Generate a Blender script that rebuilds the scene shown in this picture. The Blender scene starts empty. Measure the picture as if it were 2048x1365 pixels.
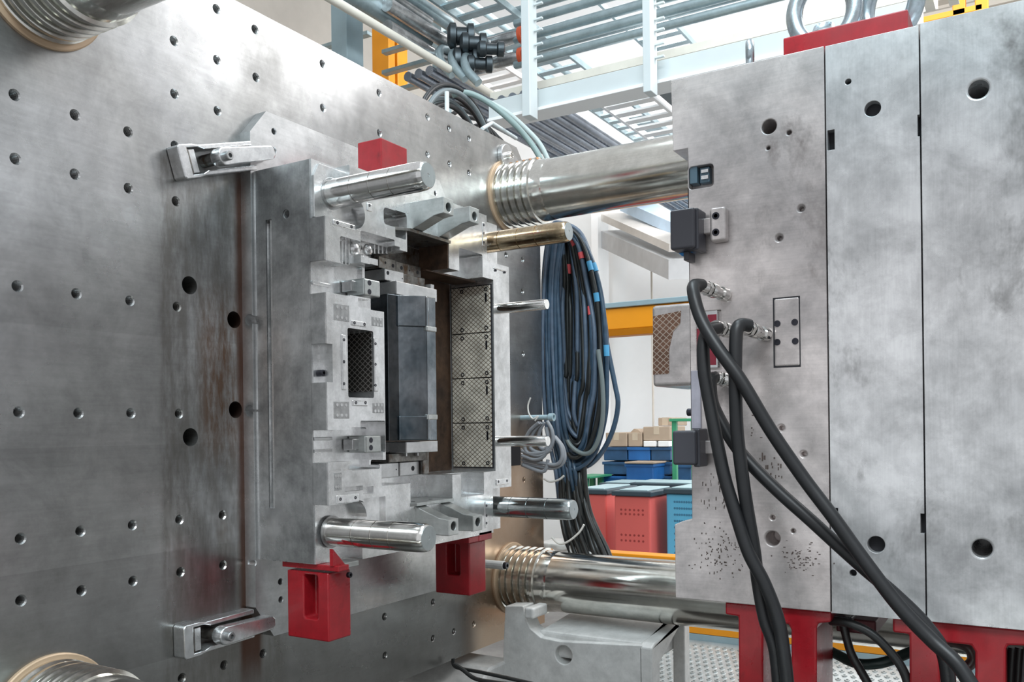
import bpy, bmesh, math, random
from mathutils import Vector, Matrix
random.seed(7)
D = bpy.data; COL = bpy.context.scene.collection; SC = bpy.context.scene
rnd = random.uniform
# ---------------------------------------------------------------- camera
F = 1754.0; CZ = 1.7; HV = 855.5; ROLL = .012
RX = Vector((.8567, .5158, 0)); FW = Vector((-.5158, .8567, 0)); EYE = Vector((0, 0, CZ))
cd = D.cameras.new('camera'); cam = D.objects.new('camera', cd); COL.objects.link(cam)
cd.sensor_width = 36; cd.lens = F / 2048 * 36; cd.shift_y = (HV - 682.5) / 2048
cd.clip_start = .05; cd.clip_end = 100
cr, sr = math.cos(ROLL), math.sin(ROLL)
right = RX * cr - Vector((0, 0, 1)) * sr; up = RX * sr + Vector((0, 0, 1)) * cr
M3 = Matrix((right, up, -FW)).transposed()
cam.matrix_world = Matrix.Translation(EYE) @ M3.to_4x4()
SC.camera = cam
# ---------------------------------------------------------------- view, world, lights
SC.view_settings.view_transform = 'Standard'; SC.view_settings.look = 'None'
SC.view_settings.gamma = 1; SC.view_settings.use_curve_mapping = False
SC.view_settings.exposure = 0.28
W = D.worlds.new('world'); SC.world = W; W.use_nodes = True
W.node_tree.nodes['Background'].inputs[0].default_value = (.93, .96, 1, 1)
W.node_tree.nodes['Background'].inputs[1].default_value = .62
def area(name, loc, target, sx, sy, e, col=(1, 1, 1)):
    l = D.lights.new(name, 'AREA'); l.shape = 'RECTANGLE'; l.size = sx; l.size_y = sy; l.energy = e; l.color = col
    o = D.objects.new(name, l); COL.objects.link(o); o.location = loc
    o.rotation_euler = (Vector(target) - Vector(loc)).to_track_quat('-Z', 'Y').to_euler(); return o
area('hall_light_near', (1.0, -1.6, 5.6), (-1.2, 2.2, 1.6), 3.0, .8, 150, (.95, .98, 1))
area('hall_light_over', (-1.0, 1.4, 6.2), (-1.4, 2.0, 1.0), .9, 4.0, 110, (.80, .93, 1))
area('back_wall_fill', (-1.6, 7.0, 5.6), (-2.2, 9.9, 1.2), 5.0, 1.0, 210)  # added fill light that whitens the back wall
area('skylight_strip', (.2, .1, 4.2), (-.3, 1.76, 2.1), 2.2, .5, 34, (.50, .85, 1))
area('hall_light_rear_aisle', (1.2, 5.5, 5.5), (-1.5, 7.5, 0.5), 3.0, 1.2, 160)
# ---------------------------------------------------------------- maths: where a sight line meets a plane of the machine
def ray(u, v):
    du, dv = u - 1024, v - HV
    xp, yp = du * cr - dv * sr, du * sr + dv * cr
    return RX * (xp / F) + FW + Vector((0, 0, -yp / F))
def ax(u, v, X): d = ray(u, v); return EYE + d * (X / d.x)
def ay(u, v, Y): d = ray(u, v); return EYE + d * (Y / d.y)
def az(u, v, Z): d = ray(u, v); return EYE + d * ((Z - CZ) / d.z)
# ---------------------------------------------------------------- materials
MATS = {}
def _nt(name):
    m = D.materials.new(name); m.use_nodes = True; nt = m.node_tree
    return m, nt, nt.nodes['Principled BSDF']
def N(nt, t, **k):
    n = nt.nodes.new('ShaderNode' + t)
    for a, b in k.items(): setattr(n, a, b)
    return n
def ramp(nt, src, stops):
    r = N(nt, 'ValToRGB'); e = r.color_ramp.elements
    while len(e) < len(stops): e.new(.5)
    for el, (p, c) in zip(e, stops):
        el.position = p; el.color = c if len(c) == 4 else (*c, 1)
    nt.links.new(src, r.inputs[0]); return r.outputs[0]
def noise(nt, vec, scale, det=4, rough=.55, dist=0):
    n = N(nt, 'TexNoise'); n.inputs['Scale'].default_value = scale; n.inputs['Detail'].default_value = det
    n.inputs['Roughness'].default_value = rough; n.inputs['Distortion'].default_value = dist
    nt.links.new(vec, n.inputs['Vector']); return n.outputs['Fac']
def mapped(nt, vec, sc):
    m = N(nt, 'Mapping'); m.inputs['Scale'].default_value = sc; nt.links.new(vec, m.inputs['Vector']); return m.outputs[0]
def mix(nt, f, a, b, mode='MIX'):
    m = N(nt, 'MixRGB'); m.blend_type = mode
    for i, s in ((0, f), (1, a), (2, b)):
        if isinstance(s, (int, float)): m.inputs[i].default_value = s
        elif isinstance(s, tuple): m.inputs[i].default_value = (*s[:3], 1)
        else: nt.links.new(s, m.inputs[i])
    return m.outputs[0]
def steel(name, base, dark=None, stain=None, rough=(.28, .5), metal=.85, blot=3., amt=.5, grain=(60, 60, 4), bump=.06, stain_lo=.6, stain_hi=.75, gr=.14):
    if name in MATS: return MATS[name]
    m, nt, p = _nt(name); pos = N(nt, 'NewGeometry').outputs['Position']
    dark = dark or tuple(c * .5 for c in base)
    f1 = ramp(nt, noise(nt, pos, blot, 7, .62, .25), [(.34, (0, 0, 0)), (.62, (1, 1, 1))])
    c = mix(nt, f1, tuple(b * (1 - amt) + d * amt for b, d in zip(base, dark)), base)
    f4 = ramp(nt, noise(nt, pos, blot * 4.3, 6, .72, .2), [(.36, (.62, .62, .62)), (.62, (1, 1, 1))])
    c = mix(nt, min(1, amt), c, f4, 'MULTIPLY')
    f2 = noise(nt, mapped(nt, pos, grain), 3, 3)
    c = mix(nt, gr, c, ramp(nt, f2, [(.3, (.3, .3, .3)), (.7, (1, 1, 1))]), 'MULTIPLY')
    if stain:
        f3 = ramp(nt, noise(nt, mapped(nt, pos, (1, 1, .6)), blot * 2.1, 6, .7, .3), [(stain_lo, (0, 0, 0)), (stain_hi, (1, 1, 1))])
        c = mix(nt, f3, c, stain)
    nt.links.new(c, p.inputs['Base Color'])
    p.inputs['Metallic'].default_value = metal
    rr = N(nt, 'MapRange'); rr.inputs['To Min'].default_value = rough[1]; rr.inputs['To Max'].default_value = rough[0]
    nt.links.new(f1, rr.inputs[0]); nt.links.new(rr.outputs[0], p.inputs['Roughness'])
    b = N(nt, 'Bump'); b.inputs['Strength'].default_value = bump; b.inputs['Distance'].default_value = .0006
    nt.links.new(f2, b.inputs['Height']); nt.links.new(b.outputs[0], p.inputs['Normal'])
    MATS[name] = m; return m
def plain(name, col, rough=.5, metal=0., var=.12, blot=8., spec=.5):
    if name in MATS: return MATS[name]
    m, nt, p = _nt(name); pos = N(nt, 'NewGeometry').outputs['Position']
    f = noise(nt, pos, blot, 4)
    c = mix(nt, f, tuple(max(0, x * (1 - var * 1.6)) for x in col), tuple(min(1, x * (1 + var)) for x in col))
    nt.links.new(c, p.inputs['Base Color']); p.inputs['Metallic'].default_value = metal
    p.inputs['Roughness'].default_value = rough; p.inputs['Specular IOR Level'].default_value = spec
    MATS[name] = m; return m
S_PLATEN = steel('platen_steel', (.68, .68, .68), (.27, .265, .25), (.30, .24, .19), (.22, .42), .9, 1.5, .75, (30, 3, 40), .05, .66, .82)
def platen_mat():
    """machined face: diagonal tool lanes, rust run beside the clamp plate, darker patch around the bolt holes"""
    m = S_PLATEN; nt = m.node_tree; p = nt.nodes['Principled BSDF']
    pos = N(nt, 'NewGeometry').outputs['Position']; sp = N(nt, 'SeparateXYZ'); nt.links.new(pos, sp.inputs[0])
    old = p.inputs['Base Color'].links[0].from_socket
    def band(out, lo, hi, soft):
        a = N(nt, 'MapRange'); a.interpolation_type = 'SMOOTHSTEP'; a.inputs[1].default_value = lo - soft; a.inputs[2].default_value = lo + soft
        b = N(nt, 'MapRange'); b.interpolation_type = 'SMOOTHSTEP'; b.inputs[1].default_value = hi - soft; b.inputs[2].default_value = hi + soft
        b.inputs[3].default_value = 1; b.inputs[4].default_value = 0
        nt.links.new(out, a.inputs[0]); nt.links.new(out, b.inputs[0])
        k = N(nt, 'Math', operation='MULTIPLY'); nt.links.new(a.outputs[0], k.inputs[0]); nt.links.new(b.outputs[0], k.inputs[1]); return k.outputs[0]
    def mul(a, b):
        k = N(nt, 'Math', operation='MULTIPLY')
        for i, s in enumerate((a, b)):
            if isinstance(s, float): k.inputs[i].default_value = s
            else: nt.links.new(s, k.inputs[i])
        return k.outputs[0]
    ng = noise(nt, mapped(nt, pos, (1, 5, 1.2)), 7, 5, .7)
    edge = ramp(nt, ng, [(.35, (0, 0, 0)), (.6, (1, 1, 1))])
    # milled lanes, each 0.28 m high with a tone of its own
    lane = N(nt, 'Math', operation='MULTIPLY'); nt.links.new(sp.outputs[2], lane.inputs[0]); lane.inputs[1].default_value = 3.6
    fl = N(nt, 'Math', operation='FLOOR'); nt.links.new(lane.outputs[0], fl.inputs[0])
    wn = N(nt, 'TexWhiteNoise'); wn.noise_dimensions = '1D'; nt.links.new(fl.outputs[0], wn.inputs['W'])
    c = mix(nt, .5, old, ramp(nt, wn.outputs['Value'], [(0, (.5, .5, .5)), (1, (1.0, 1.0, 1.0))]), 'MULTIPLY')
    # grime patch round the four big bores
    g = mul(mul(band(sp.outputs[1], 1.47, 1.9, .012), band(sp.outputs[2], .85, 2.42, .015)), edge)
    c = mix(nt, mul(g, .6), c, (.17, .155, .135))
    low = band(sp.outputs[2], -1.0, 1.25, .35)  # reflection of the dark floor painted into the colour towards the bottom
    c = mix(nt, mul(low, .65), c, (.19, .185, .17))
    r = mul(band(sp.outputs[1], 1.722, 1.80, .012), band(sp.outputs[2], 1.0, 2.45, .08))
    c = mix(nt, mul(r, .85), c, (.085, .03, .014))
    r2 = mul(mul(band(sp.outputs[1], 1.60, 1.72, .03), band(sp.outputs[2], 1.65, 2.05, .1)), edge)
    c = mix(nt, mul(r2, .7), c, (.17, .075, .03))
    t = mul(band(sp.outputs[1], 2.9, 4.2, .1), band(sp.outputs[2], .5, 1.75, .15))
    c = mix(nt, mul(t, .7), c, (.50, .34, .22))
    nt.links.new(c, p.inputs['Base Color'])
platen_mat()
S_FACE = steel('mould_face_steel', (.86, .86, .86), (.42, .42, .41), None, (.2, .38), .85, 5, .6, (3, 60, 60), .04)
S_SIDE = steel('mould_side_steel', (.72, .72, .72), (.28, .28, .28), (.20, .19, .18), (.22, .42), .85, 4.2, .85, (70, 70, 3), .05, .62, .8)
S_CLAMP = steel('clamp_plate_steel', (.68, .68, .68), (.40, .40, .4), (.26, .22, .19), (.25, .42), .85, 3.0, .6, (40, 4, 40), .04, .68, .85)
S_PIN = steel('pin_steel', (.85, .84, .82), (.62, .60, .56), None, (.10, .22), 1, 6, .4, (300, 3, 3), .08)
S_PINB = steel('pin_steel_brown', (.62, .50, .34), (.30, .21, .12), (.80, .78, .74), (.16, .28), 1, 9, .8, (3, 40, 40), .05, .62, .7)
S_BAR = steel('tie_bar_chrome', (.80, .79, .74), (.60, .57, .50), None, (.11, .2), 1, 3, .5, (2, 120, 120), .03)
S_CORE = steel('core_steel', (.34, .36, .38), (.06, .09, .11), None, (.14, .24), 1, 4, .9, (50, 50, 2), .03)
S_DIRTY = steel('oily_steel', (.34, .33, .31), (.09, .08, .07), (.10, .06, .035), (.3, .5), .8, 14, .9, (40, 40, 40), .12, .5, .66)
S_BROWN = steel('rusty_steel', (.17, .10, .065), (.05, .035, .03), (.22, .13, .08), (.32, .5), .6, 9, .8, (40, 3, 3), .06, .6, .8)
S_RAIL = steel('rail_steel', (.55, .57, .56), (.38, .39, .38), (.32, .26, .18), (.28, .42), .8, 6, .5, (4, 40, 40), .03, .66, .74)
S_R = steel('right_mould_steel', (.90, .82, .79), (.38, .355, .355), (.24, .21, .20), (.24, .42), .55, 2.6, .85, (3, 30, 90), .03, .57, .70)
S_R2 = steel('right_plate_steel', (.86, .85, .85), (.32, .32, .325), (.20, .195, .19), (.24, .42), .55, 2.3, .9, (90, 40, 5), .03, .56, .70)
S_DARK = plain('dark_bore', (.03, .03, .035), .6, .5)
S_SCREW = plain('screw_steel', (.05, .05, .06), .35, .9)
S_CLIP = steel('clamp_steel', (.85, .85, .85), (.55, .55, .55), None, (.2, .35), .9, 10, .5, (3, 30, 30), .04)
RED = steel('red_paint', (.36, .012, .020), (.26, .008, .012), (.12, .005, .007), (.25, .38), .0, 7, .5, (30, 30, 5), .03, .62, .8)
GREYP = plain('pale_grey_paint', (.62, .68, .69), .45, 0, .05)
BLUEP = plain('blue_grey_steel', (.36, .48, .53), .45, .3, .1)
PIPE = steel('galvanised_pipe', (.40, .50, .53), (.26, .34, .37), None, (.32, .45), .55, 3, .5, (3, 30, 30), .03)
WHITE = plain('white_wall_paint', (.93, .94, .94), .8, 0, .02)
BEIGE = plain('beige_wall_panel', (.62, .58, .52), .8, 0, .05)
ORANGE = plain('orange_paint', (.90, .33, .008), .4, 0, .05)
CAST = steel('white_casting_paint', (.78, .78, .76), (.62, .62, .60), (.25, .25, .24), (.35, .45), 0, 4, .5, (8, 8, 8), .03, .74, .85)
FLOORM = steel('concrete_floor', (.26, .25, .24), (.16, .155, .15), None, (.4, .55), 0, 1.2, .6, (6, 6, 6), .05)
HOSE = plain('black_rubber_hose', (.012, .0125, .014), .42, 0, .3, 40)
CABLE = plain('blue_black_cable', (.045, .085, .135), .3, 0, .4, 30)
CABLE2 = plain('grey_blue_cable', (.10, .14, .20), .4, 0, .3, 30)
CABLEG = plain('grey_cable', (.24, .25, .27), .45, 0, .2, 30)
CABLEK = plain('black_cable', (.022, .024, .024), .4, 0, .4, 30)
GHOSE = plain('green_grey_hose', (.22, .30, .29), .45, 0, .1)
TAPER = plain('red_tape', (.75, .10, .11), .5); TAPEB = plain('blue_tape', (.08, .36, .62), .5)
TAN = plain('tan_seal_ring', (.50, .36, .24), .45, .3); CHROME = plain('chrome', (.75, .74, .72), .15, 1, .1, 30)
CORD = plain('white_tie', (.70, .68, .64), .6)
CARD = plain('cardboard', (.46, .36, .27), .85, 0, .1); BLUEC = plain('blue_crate_plastic', (.02, .14, .42), .35, 0, .3, 5)
BINRED = plain('red_bin_plastic', (.80, .15, .13), .5, 0, .06, 3); BINBLUE = plain('light_blue_bin_plastic', (.13, .52, .78), .45, 0, .05)
BINLID = plain('dark_bin_lid', (.04, .07, .09), .4); GREEN = plain('green_frame_paint', (.05, .32, .16), .45)
LBLUE = plain('bright_blue_plastic', (.03, .25, .62), .4); BLACKP = plain('black_plastic', (.045, .045, .055), .38)
VALVE = plain('orange_red_valve', (.60, .10, .04), .4)
def grid_mat(name, base, groove, sx, a, b, fade=None):
    """crosshatched wear plate: a diamond grid of oil grooves, in axis a and height"""
    m, nt, p = _nt(name); pos = N(nt, 'NewGeometry').outputs['Position']; sp = N(nt, 'SeparateXYZ'); nt.links.new(pos, sp.inputs[0])
    outs = []
    for s in (1, -1):
        k = N(nt, 'Math', operation='MULTIPLY_ADD'); nt.links.new(sp.outputs[a], k.inputs[0]); k.inputs[1].default_value = s * b; nt.links.new(sp.outputs[2], k.inputs[2])
        w = N(nt, 'Math', operation='MULTIPLY'); nt.links.new(k.outputs[0], w.inputs[0]); w.inputs[1].default_value = sx
        fr = N(nt, 'Math', operation='FRACT'); nt.links.new(w.outputs[0], fr.inputs[0])
        g = N(nt, 'Math', operation='LESS_THAN'); nt.links.new(fr.outputs[0], g.inputs[0]); g.inputs[1].default_value = .17; outs.append(g.outputs[0])
    mx = N(nt, 'Math', operation='MAXIMUM'); nt.links.new(outs[0], mx.inputs[0]); nt.links.new(outs[1], mx.inputs[1])
    f1 = ramp(nt, noise(nt, pos, 14, 4), [(.35, (0, 0, 0)), (.65, (1, 1, 1))])
    body = mix(nt, f1, tuple(x * .55 for x in base), base)
    fac = mx.outputs[0]
    if fade:
        fn = ramp(nt, noise(nt, mapped(nt, pos, (9, 9, 2)), 1.1, 3), [(.44, (0, 0, 0)), (.52, (1, 1, 1))])
        body = mix(nt, fn, fade, body)
    nt.links.new(mix(nt, fac, body, groove), p.inputs['Base Color'])
    p.inputs['Metallic'].default_value = .35; p.inputs['Roughness'].default_value = .3
    bp = N(nt, 'Bump'); bp.invert = True; bp.inputs['Strength'].default_value = .7; bp.inputs['Distance'].default_value = .002
    nt.links.new(mx.outputs[0], bp.inputs['Height']); nt.links.new(bp.outputs[0], p.inputs['Normal']); return m
GRID = grid_mat('crosshatched_plate', (.86, .79, .68), (.16, .11, .07), 62, 0, .8)
GRIDD = grid_mat('dark_crosshatched_plate', (.05, .045, .04), (.28, .26, .24), 62, 0, .8)
GRIDR = grid_mat('worn_crosshatched_core', (.24, .12, .075), (.50, .40, .33), 60, 0, .9)
# ---------------------------------------------------------------- object helpers
LOC = {}
def root(name, loc, label, cat, group=None, kind=None):
    o = D.objects.new(name, None); COL.objects.link(o); o.location = loc; o.empty_display_size = .05
    o['label'] = label; o['category'] = cat
    if group: o['group'] = group
    if kind: o['kind'] = kind
    LOC[o.name] = Vector(loc); return o
def obj(name, bm, mat, parent=None, bevel=0, smooth=False, label=None, cat=None, group=None, kind=None, seg=2, recalc=True):
    me = D.meshes.new(name)
    if recalc: bmesh.ops.recalc_face_normals(bm, faces=bm.faces[:])
    bm.to_mesh(me); bm.free()
    if parent is not None: L = LOC[parent.name]
    else:
        vs = [v.co for v in me.vertices]
        L = Vector(((min(v.x for v in vs) + max(v.x for v in vs)) / 2, (min(v.y for v in vs) + max(v.y for v in vs)) / 2, min(v.z for v in vs)))
    me.transform(Matrix.Translation(-L))
    o = D.objects.new(name, me); COL.objects.link(o)
    if parent is not None: o.parent = parent
    else: o.location = L
    LOC[o.name] = L.copy(); me.materials.append(mat)
    if smooth:
        for p in me.polygons: p.use_smooth = True
    if bevel:
        b = o.modifiers.new('bevel', 'BEVEL'); b.width = bevel; b.segments = seg; b.limit_method = 'ANGLE'; b.angle_limit = .6
        b.harden_normals = False
    if label: o['label'] = label
    if cat: o['category'] = cat
    if group: o['group'] = group
    if kind: o['kind'] = kind
    return o
def soft(o, ang=35):
    for p in o.data.polygons: p.use_smooth = True
    try: o.data.set_sharp_from_angle(angle=math.radians(ang))
    except Exception: pass
    return o
def B(): return bmesh.new()
def box(bm, x0, x1, y0, y1, z0, z1):
    vs = [bm.verts.new((x, y, z)) for x in (min(x0, x1), max(x0, x1)) for y in (min(y0, y1), max(y0, y1)) for z in (min(z0, z1), max(z0, z1))]
    for f in ((0, 1, 3, 2), (4, 6, 7, 5), (0, 4, 5, 1), (2, 3, 7, 6), (0, 2, 6, 4), (1, 5, 7, 3)): bm.faces.new([vs[i] for i in f])
    return bm
def prism(bm, pts, off):
    """polygon of 3d points pushed along off"""
    off = Vector(off); a = [bm.verts.new(p) for p in pts]; b = [bm.verts.new(Vector(p) + off) for p in pts]; n = len(pts)
    bm.faces.new(a); bm.faces.new(b[::-1])
    for i in range(n): bm.faces.new((a[i], b[i], b[(i + 1) % n], a[(i + 1) % n]))
    return bm
def frame_of(d):
    d = d.normalized(); a = Vector((0, 0, 1)) if abs(d.z) < .9 else Vector((0, 1, 0))
    u = d.cross(a).normalized(); return u, d.cross(u)
def cyl(bm, p, q, r, n=24, r2=None):
    p, q = Vector(p), Vector(q); u, w = frame_of(q - p); r2 = r if r2 is None else r2
    A = [bm.verts.new(p + (u * math.cos(2 * math.pi * i / n) + w * math.sin(2 * math.pi * i / n)) * r) for i in range(n)]
    Bb = [bm.verts.new(q + (u * math.cos(2 * math.pi * i / n) + w * math.sin(2 * math.pi * i / n)) * r2) for i in range(n)]
    bm.faces.new(A[::-1]); bm.faces.new(Bb)
    for i in range(n): bm.faces.new((A[i], A[(i + 1) % n], Bb[(i + 1) % n], Bb[i]))
    return bm
def lathe(bm, o, d, prof, n=48):
    """prof: (distance along d, radius) from o"""
    o, d = Vector(o), Vector(d).normalized(); u, w = frame_of(d); rings = []
    for s, r in prof:
        rings.append([bm.verts.new(o + d * s + (u * math.cos(2 * math.pi * i / n) + w * math.sin(2 * math.pi * i / n)) * max(r, 1e-5)) for i in range(n)])
    for a, b in zip(rings, rings[1:]):
        for i in range(n): bm.faces.new((a[i], a[(i + 1) % n], b[(i + 1) % n], b[i]))
    bm.faces.new(rings[0][::-1]); bm.faces.new(rings[-1]); return bm
def curve_pts(P, k=8, closed=False):
    P = [Vector(p) for p in P]; n = len(P); out = []
    for i in range(n if closed else n - 1):
        g = (lambda j: P[j % n]) if closed else (lambda j: P[max(0, min(n - 1, j))])
        p0, p1, p2, p3 = g(i - 1), g(i), g(i + 1), g(i + 2)
        for s in range(k):
            t = s / k
            out.append(.5 * ((2 * p1) + (p2 - p0) * t + (2 * p0 - 5 * p1 + 4 * p2 - p3) * t * t + (3 * p1 - p0 - 3 * p2 + p3) * t ** 3))
    if not closed: out.append(P[-1])
    return out
def tube(bm, pts, r, n=10, k=8, closed=False):
    pts = curve_pts(pts, k, closed) if k else [Vector(p) for p in pts]; m = len(pts); rings = []; prev = None
    for i, p in enumerate(pts):
        d = (pts[(i + 1) % m] - pts[i - 1]) if closed else (pts[min(i + 1, m - 1)] - pts[max(i - 1, 0)])
        d = d.normalized() if d.length > 1e-9 else Vector((0, 0, 1))
        if prev is None: u, w = frame_of(d)
        else: u = (prev - d * prev.dot(d)).normalized(); w = d.cross(u)
        prev = u
        rings.append([bm.verts.new(p + (u * math.cos(2 * math.pi * j / n) + w * math.sin(2 * math.pi * j / n)) * r) for j in range(n)])
    for i in range(m if closed else m - 1):
        a, b = rings[i], rings[(i + 1) % m]
        for j in range(n): bm.faces.new((a[j], a[(j + 1) % n], b[(j + 1) % n], b[j]))
    if not closed: bm.faces.new(rings[0][::-1]); bm.faces.new(rings[-1])
    return bm
def torus(bm, c, nrm, R, r, n=40, m=12, a0=0, a1=2 * math.pi, squash=1):
    c = Vector(c); u, w = frame_of(Vector(nrm)); full = abs(a1 - a0 - 2 * math.pi) < 1e-6
    pts = [c + (u * math.cos(a0 + (a1 - a0) * i / n) + w * squash * math.sin(a0 + (a1 - a0) * i / n)) * R for i in range(n if full else n + 1)]
    return tube(bm, pts, r, m, 0, full)
def each(name, bm, mat, parent=None, **k):
    """every loose piece of bm as an object of its own"""
    seen = set(); out = []; bm.verts.index_update(); bm.faces.index_update()
    adj = list(bm.faces)
    for f in adj:
        if f.index in seen: continue
        st = [f]; grp = []; seen.add(f.index)
        while st:
            g = st.pop(); grp.append(g)
            for vv in g.verts:
                for h in vv.link_faces:
                    if h.index not in seen: seen.add(h.index); st.append(h)
        nb = bmesh.new(); mp = {}
        for g in grp:
            for vv in g.verts:
                if vv.index not in mp: mp[vv.index] = nb.verts.new(vv.co)
        for g in grp: nb.faces.new([mp[vv.index] for vv in g.verts])
        out.append(obj(name, nb, mat, parent, **k))
    bm.free(); return out
def cut(o, cutters, solver='EXACT'):
    """subtract each cutter bmesh from o (world coordinates) for good"""
    L = LOC[o.name]
    for cb in cutters:
        bmesh.ops.recalc_face_normals(cb, faces=cb.faces[:])
        me = D.meshes.new('c'); cb.to_mesh(me); cb.free(); me.transform(Matrix.Translation(-L))
        c = D.objects.new('c', me); COL.objects.link(c); c.parent = o.parent; c.location = o.location
        md = o.modifiers.new('b', 'BOOLEAN'); md.object = c; md.operation = 'DIFFERENCE'; md.solver = solver
        if o.modifiers[0] != md:
            o.modifiers.move(len(o.modifiers) - 1, 0)
        bev = [(x, x.show_viewport) for x in o.modifiers if x.type == 'BEVEL']
        for x, _ in bev: x.show_viewport = False
        bpy.context.view_layer.update()
        dg = bpy.context.evaluated_depsgraph_get()
        nm = D.meshes.new_from_object(o.evaluated_get(dg)); o.modifiers.remove(md)
        for x, s in bev: x.show_viewport = s
        old = o.data; o.data = nm; nm.name = old.name; D.meshes.remove(old)
        D.objects.remove(c); D.meshes.remove(me)
    return o
def xslab(bm, pts, xf, xb):
    """polygon seen on the plane x=xf, going back to xb"""
    return prism(bm, [ax(u, v, xf) for u, v in pts], (xb - xf, 0, 0))
def xrect(bm, u0, v0, u1, v1, xf, xb):
    """upright rectangle on plane x=xf from its near top corner to its far bottom corner"""
    a, b = ax(u0, v0, xf), ax(u1, v1, xf); return box(bm, xf, xb, a.y, b.y, a.z, b.z)
def yslab(bm, pts, yf, yb): return prism(bm, [ay(u, v, yf) for u, v in pts], (0, yb - yf, 0))
def yrect(bm, u0, v0, u1, v1, yf, yb):
    a, b = ay(u0, v0, yf), ay(u1, v1, yf); return box(bm, a.x, b.x, yf, yb, a.z, b.z)
def bolt_head(bm, p, d, r, h, socket=True):
    """round socket head standing on p along d"""
    d = Vector(d).normalized(); p = Vector(p)
    prof = [(0, r), (h * .85, r), (h, r * .88), (h, r * .5), (h * .45, r * .45), (h * .45, 0)] if socket else [(0, r), (h, r), (h, 0)]
    return lathe(bm, p, d, prof, 18)
XP = -1.94          # face of the machine platen
XC = -1.90          # face of the clamp plate
XF = -1.634         # parting face of the left mould half
XR = -1.683         # its recess level
YS = 1.757          # near side of the mould
# ================================================================ large structure: hall
def struct(name, bm, mat, parent=None): return obj(name, bm, mat, parent, kind='structure')
struct('floor', box(B(), -7.2, 6, -4, 10.2, -.1, 0), FLOORM)
struct('wall_back', box(B(), -7.2, 6, 10.0, 10.2, 0, 8.5), WHITE)
wl = struct('wall_left', box(B(), -7.2, -7.0, -4, 10.2, 0, 8.5), BEIGE)
# horizontal cladding ribs high on the back wall
bm = B()
for i in range(22): prism(bm, [(-1.4, 9.96, 4.6 + i * .17), (-1.4, 9.90, 4.63 + i * .17), (-1.4, 9.90, 4.70 + i * .17), (-1.4, 9.96, 4.74 + i * .17)], (7.2, 0, 0))
box(bm, -1.4, 5.8, 9.96, 9.99, 4.55, 8.4)
tb = struct('trim_1', bm, plain('ribbed_cladding', (.34, .31, .27), .6, .1, .05))
# bulkhead along the hall, low soffit over the aisle
bm = B(); prism(bm, [ay(1202, 415, 9.2), ay(1337, 527, 7.6), ay(1337, 548, 7.6), ay(1202, 494, 9.2)], (-.01, .0, 0)) if False else None
# ================================================================ left: machine platen
HOLES = """433,18 510,59 645,128 758,186 855,234 898,257 938,277 348,82 434,120 512,155 646,216 759,266 855,309 899,328 938,346
29,190 150,230 256,264 349,188 435,222 350,292 31,318 150,349 257,377 352,403 35,573 153,588 260,602 354,614
38,825 157,827 262,827 358,828 41,1078 161,1063 265,1051 359,1040 445,1031 42,1202 163,1182 266,1163 361,1145 446,1131
526,1308 448,1331 364,1357 770,1312 866,1205 866,1278 908,1264 948,1249 1045,520 1045,583 1046,708 1048,960 1012,510 769,1234"""
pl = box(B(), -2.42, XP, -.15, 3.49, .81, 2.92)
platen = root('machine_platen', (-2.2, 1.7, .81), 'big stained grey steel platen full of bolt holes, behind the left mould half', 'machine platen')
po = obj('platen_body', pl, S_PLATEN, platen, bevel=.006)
hc = B()
for s in HOLES.split():
    u, v = map(float, s.split(',')); p = ax(u, v, XP)
    prof = [(-.01, .0135), (0, .0135), (.004, .0105)]
    for k in range(6): prof += [(.008 + k * .007, .0122), (.0115 + k * .007, .0102)]
    prof += [(.06, .0100)]
    lathe(hc, p, (-1, 0, 0), prof, 16)
for u, v, r in ((379, 571, .024), (468, 640, .0235), (381, 875, .024), (471, 820, .0235)):
    lathe(hc, ax(u, v, XP), (-1, 0, 0), [(-.01, r * 1.04), (.003, r), (.14, r)], 32)
ch = B(); prism(ch, [(-3, 3.6, 2.60), (-3, 3.6, 3.1), (-3, 3.28, 3.1), (-3, 3.28, 2.93)], (2, 0, 0))
cut(po, [ch, hc])
b = B(); cyl(b, (XP - .135, ax(379, 571, XP).y, ax(379, 571, XP).z), (XP - .133, ax(379, 571, XP).y, ax(379, 571, XP).z), .023)
for u, v in ((468, 640), (381, 875), (471, 820)):
    p = ax(u, v, XP); cyl(b, (XP - .135, p.y, p.z), (XP - .133, p.y, p.z), .0225)
each('bore_bottom', b, S_DARK, platen)
# ================================================================ tie bars
def tie_bar(y, z, x1, label, near):
    t = root('tie_bar', (XP, y, z), label, 'tie bar')
    R0 = .122
    prof = [(.19, R0), (3.4 if x1 is None else x1 - XP, R0)]
    soft(obj('bar', lathe(B(), (XP, y, z), (1, 0, 0), prof, 64), S_BAR, t))
    g = [(.0, .137), (.012, .137)]
    for k in range(5):
        s = .012 + k * .032
        g += [(s + .004, .127), (s + .014, .127), (s + .017, .135), (s + .029, .136), (s + .032, .127)]
    g += [(.178, .127), (.215, .1245), (.225, R0), (.0, R0)]
    soft(obj('ribbed_sleeve', lathe(B(), (XP + .006, y, z), (1, 0, 0), g, 64), S_BAR, t), 30)
    obj('seal_ring', lathe(B(), (XP, y, z), (1, 0, 0), [(0, .15), (.008, .15), (.010, .147), (.010, .12)], 64), TAN, t)
    return t
tie_bar(1.17, CZ + 1.03, 1.6, 'chrome tie bar with ribbed sleeve at the near top corner of the big platen', 1)
tie_bar(1.17, CZ - .655, 1.6, 'chrome tie bar with ribbed sleeve at the near bottom corner of the big platen', 1)
farbar = tie_bar(3.20, CZ + .985, 1.6, 'long chrome tie bar running behind the upper part of the right mould half', 0)
tie_bar(3.20, CZ - .640, 1.6, 'long chrome tie bar over the white casting, lower one behind the mould halves', 0)
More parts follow.
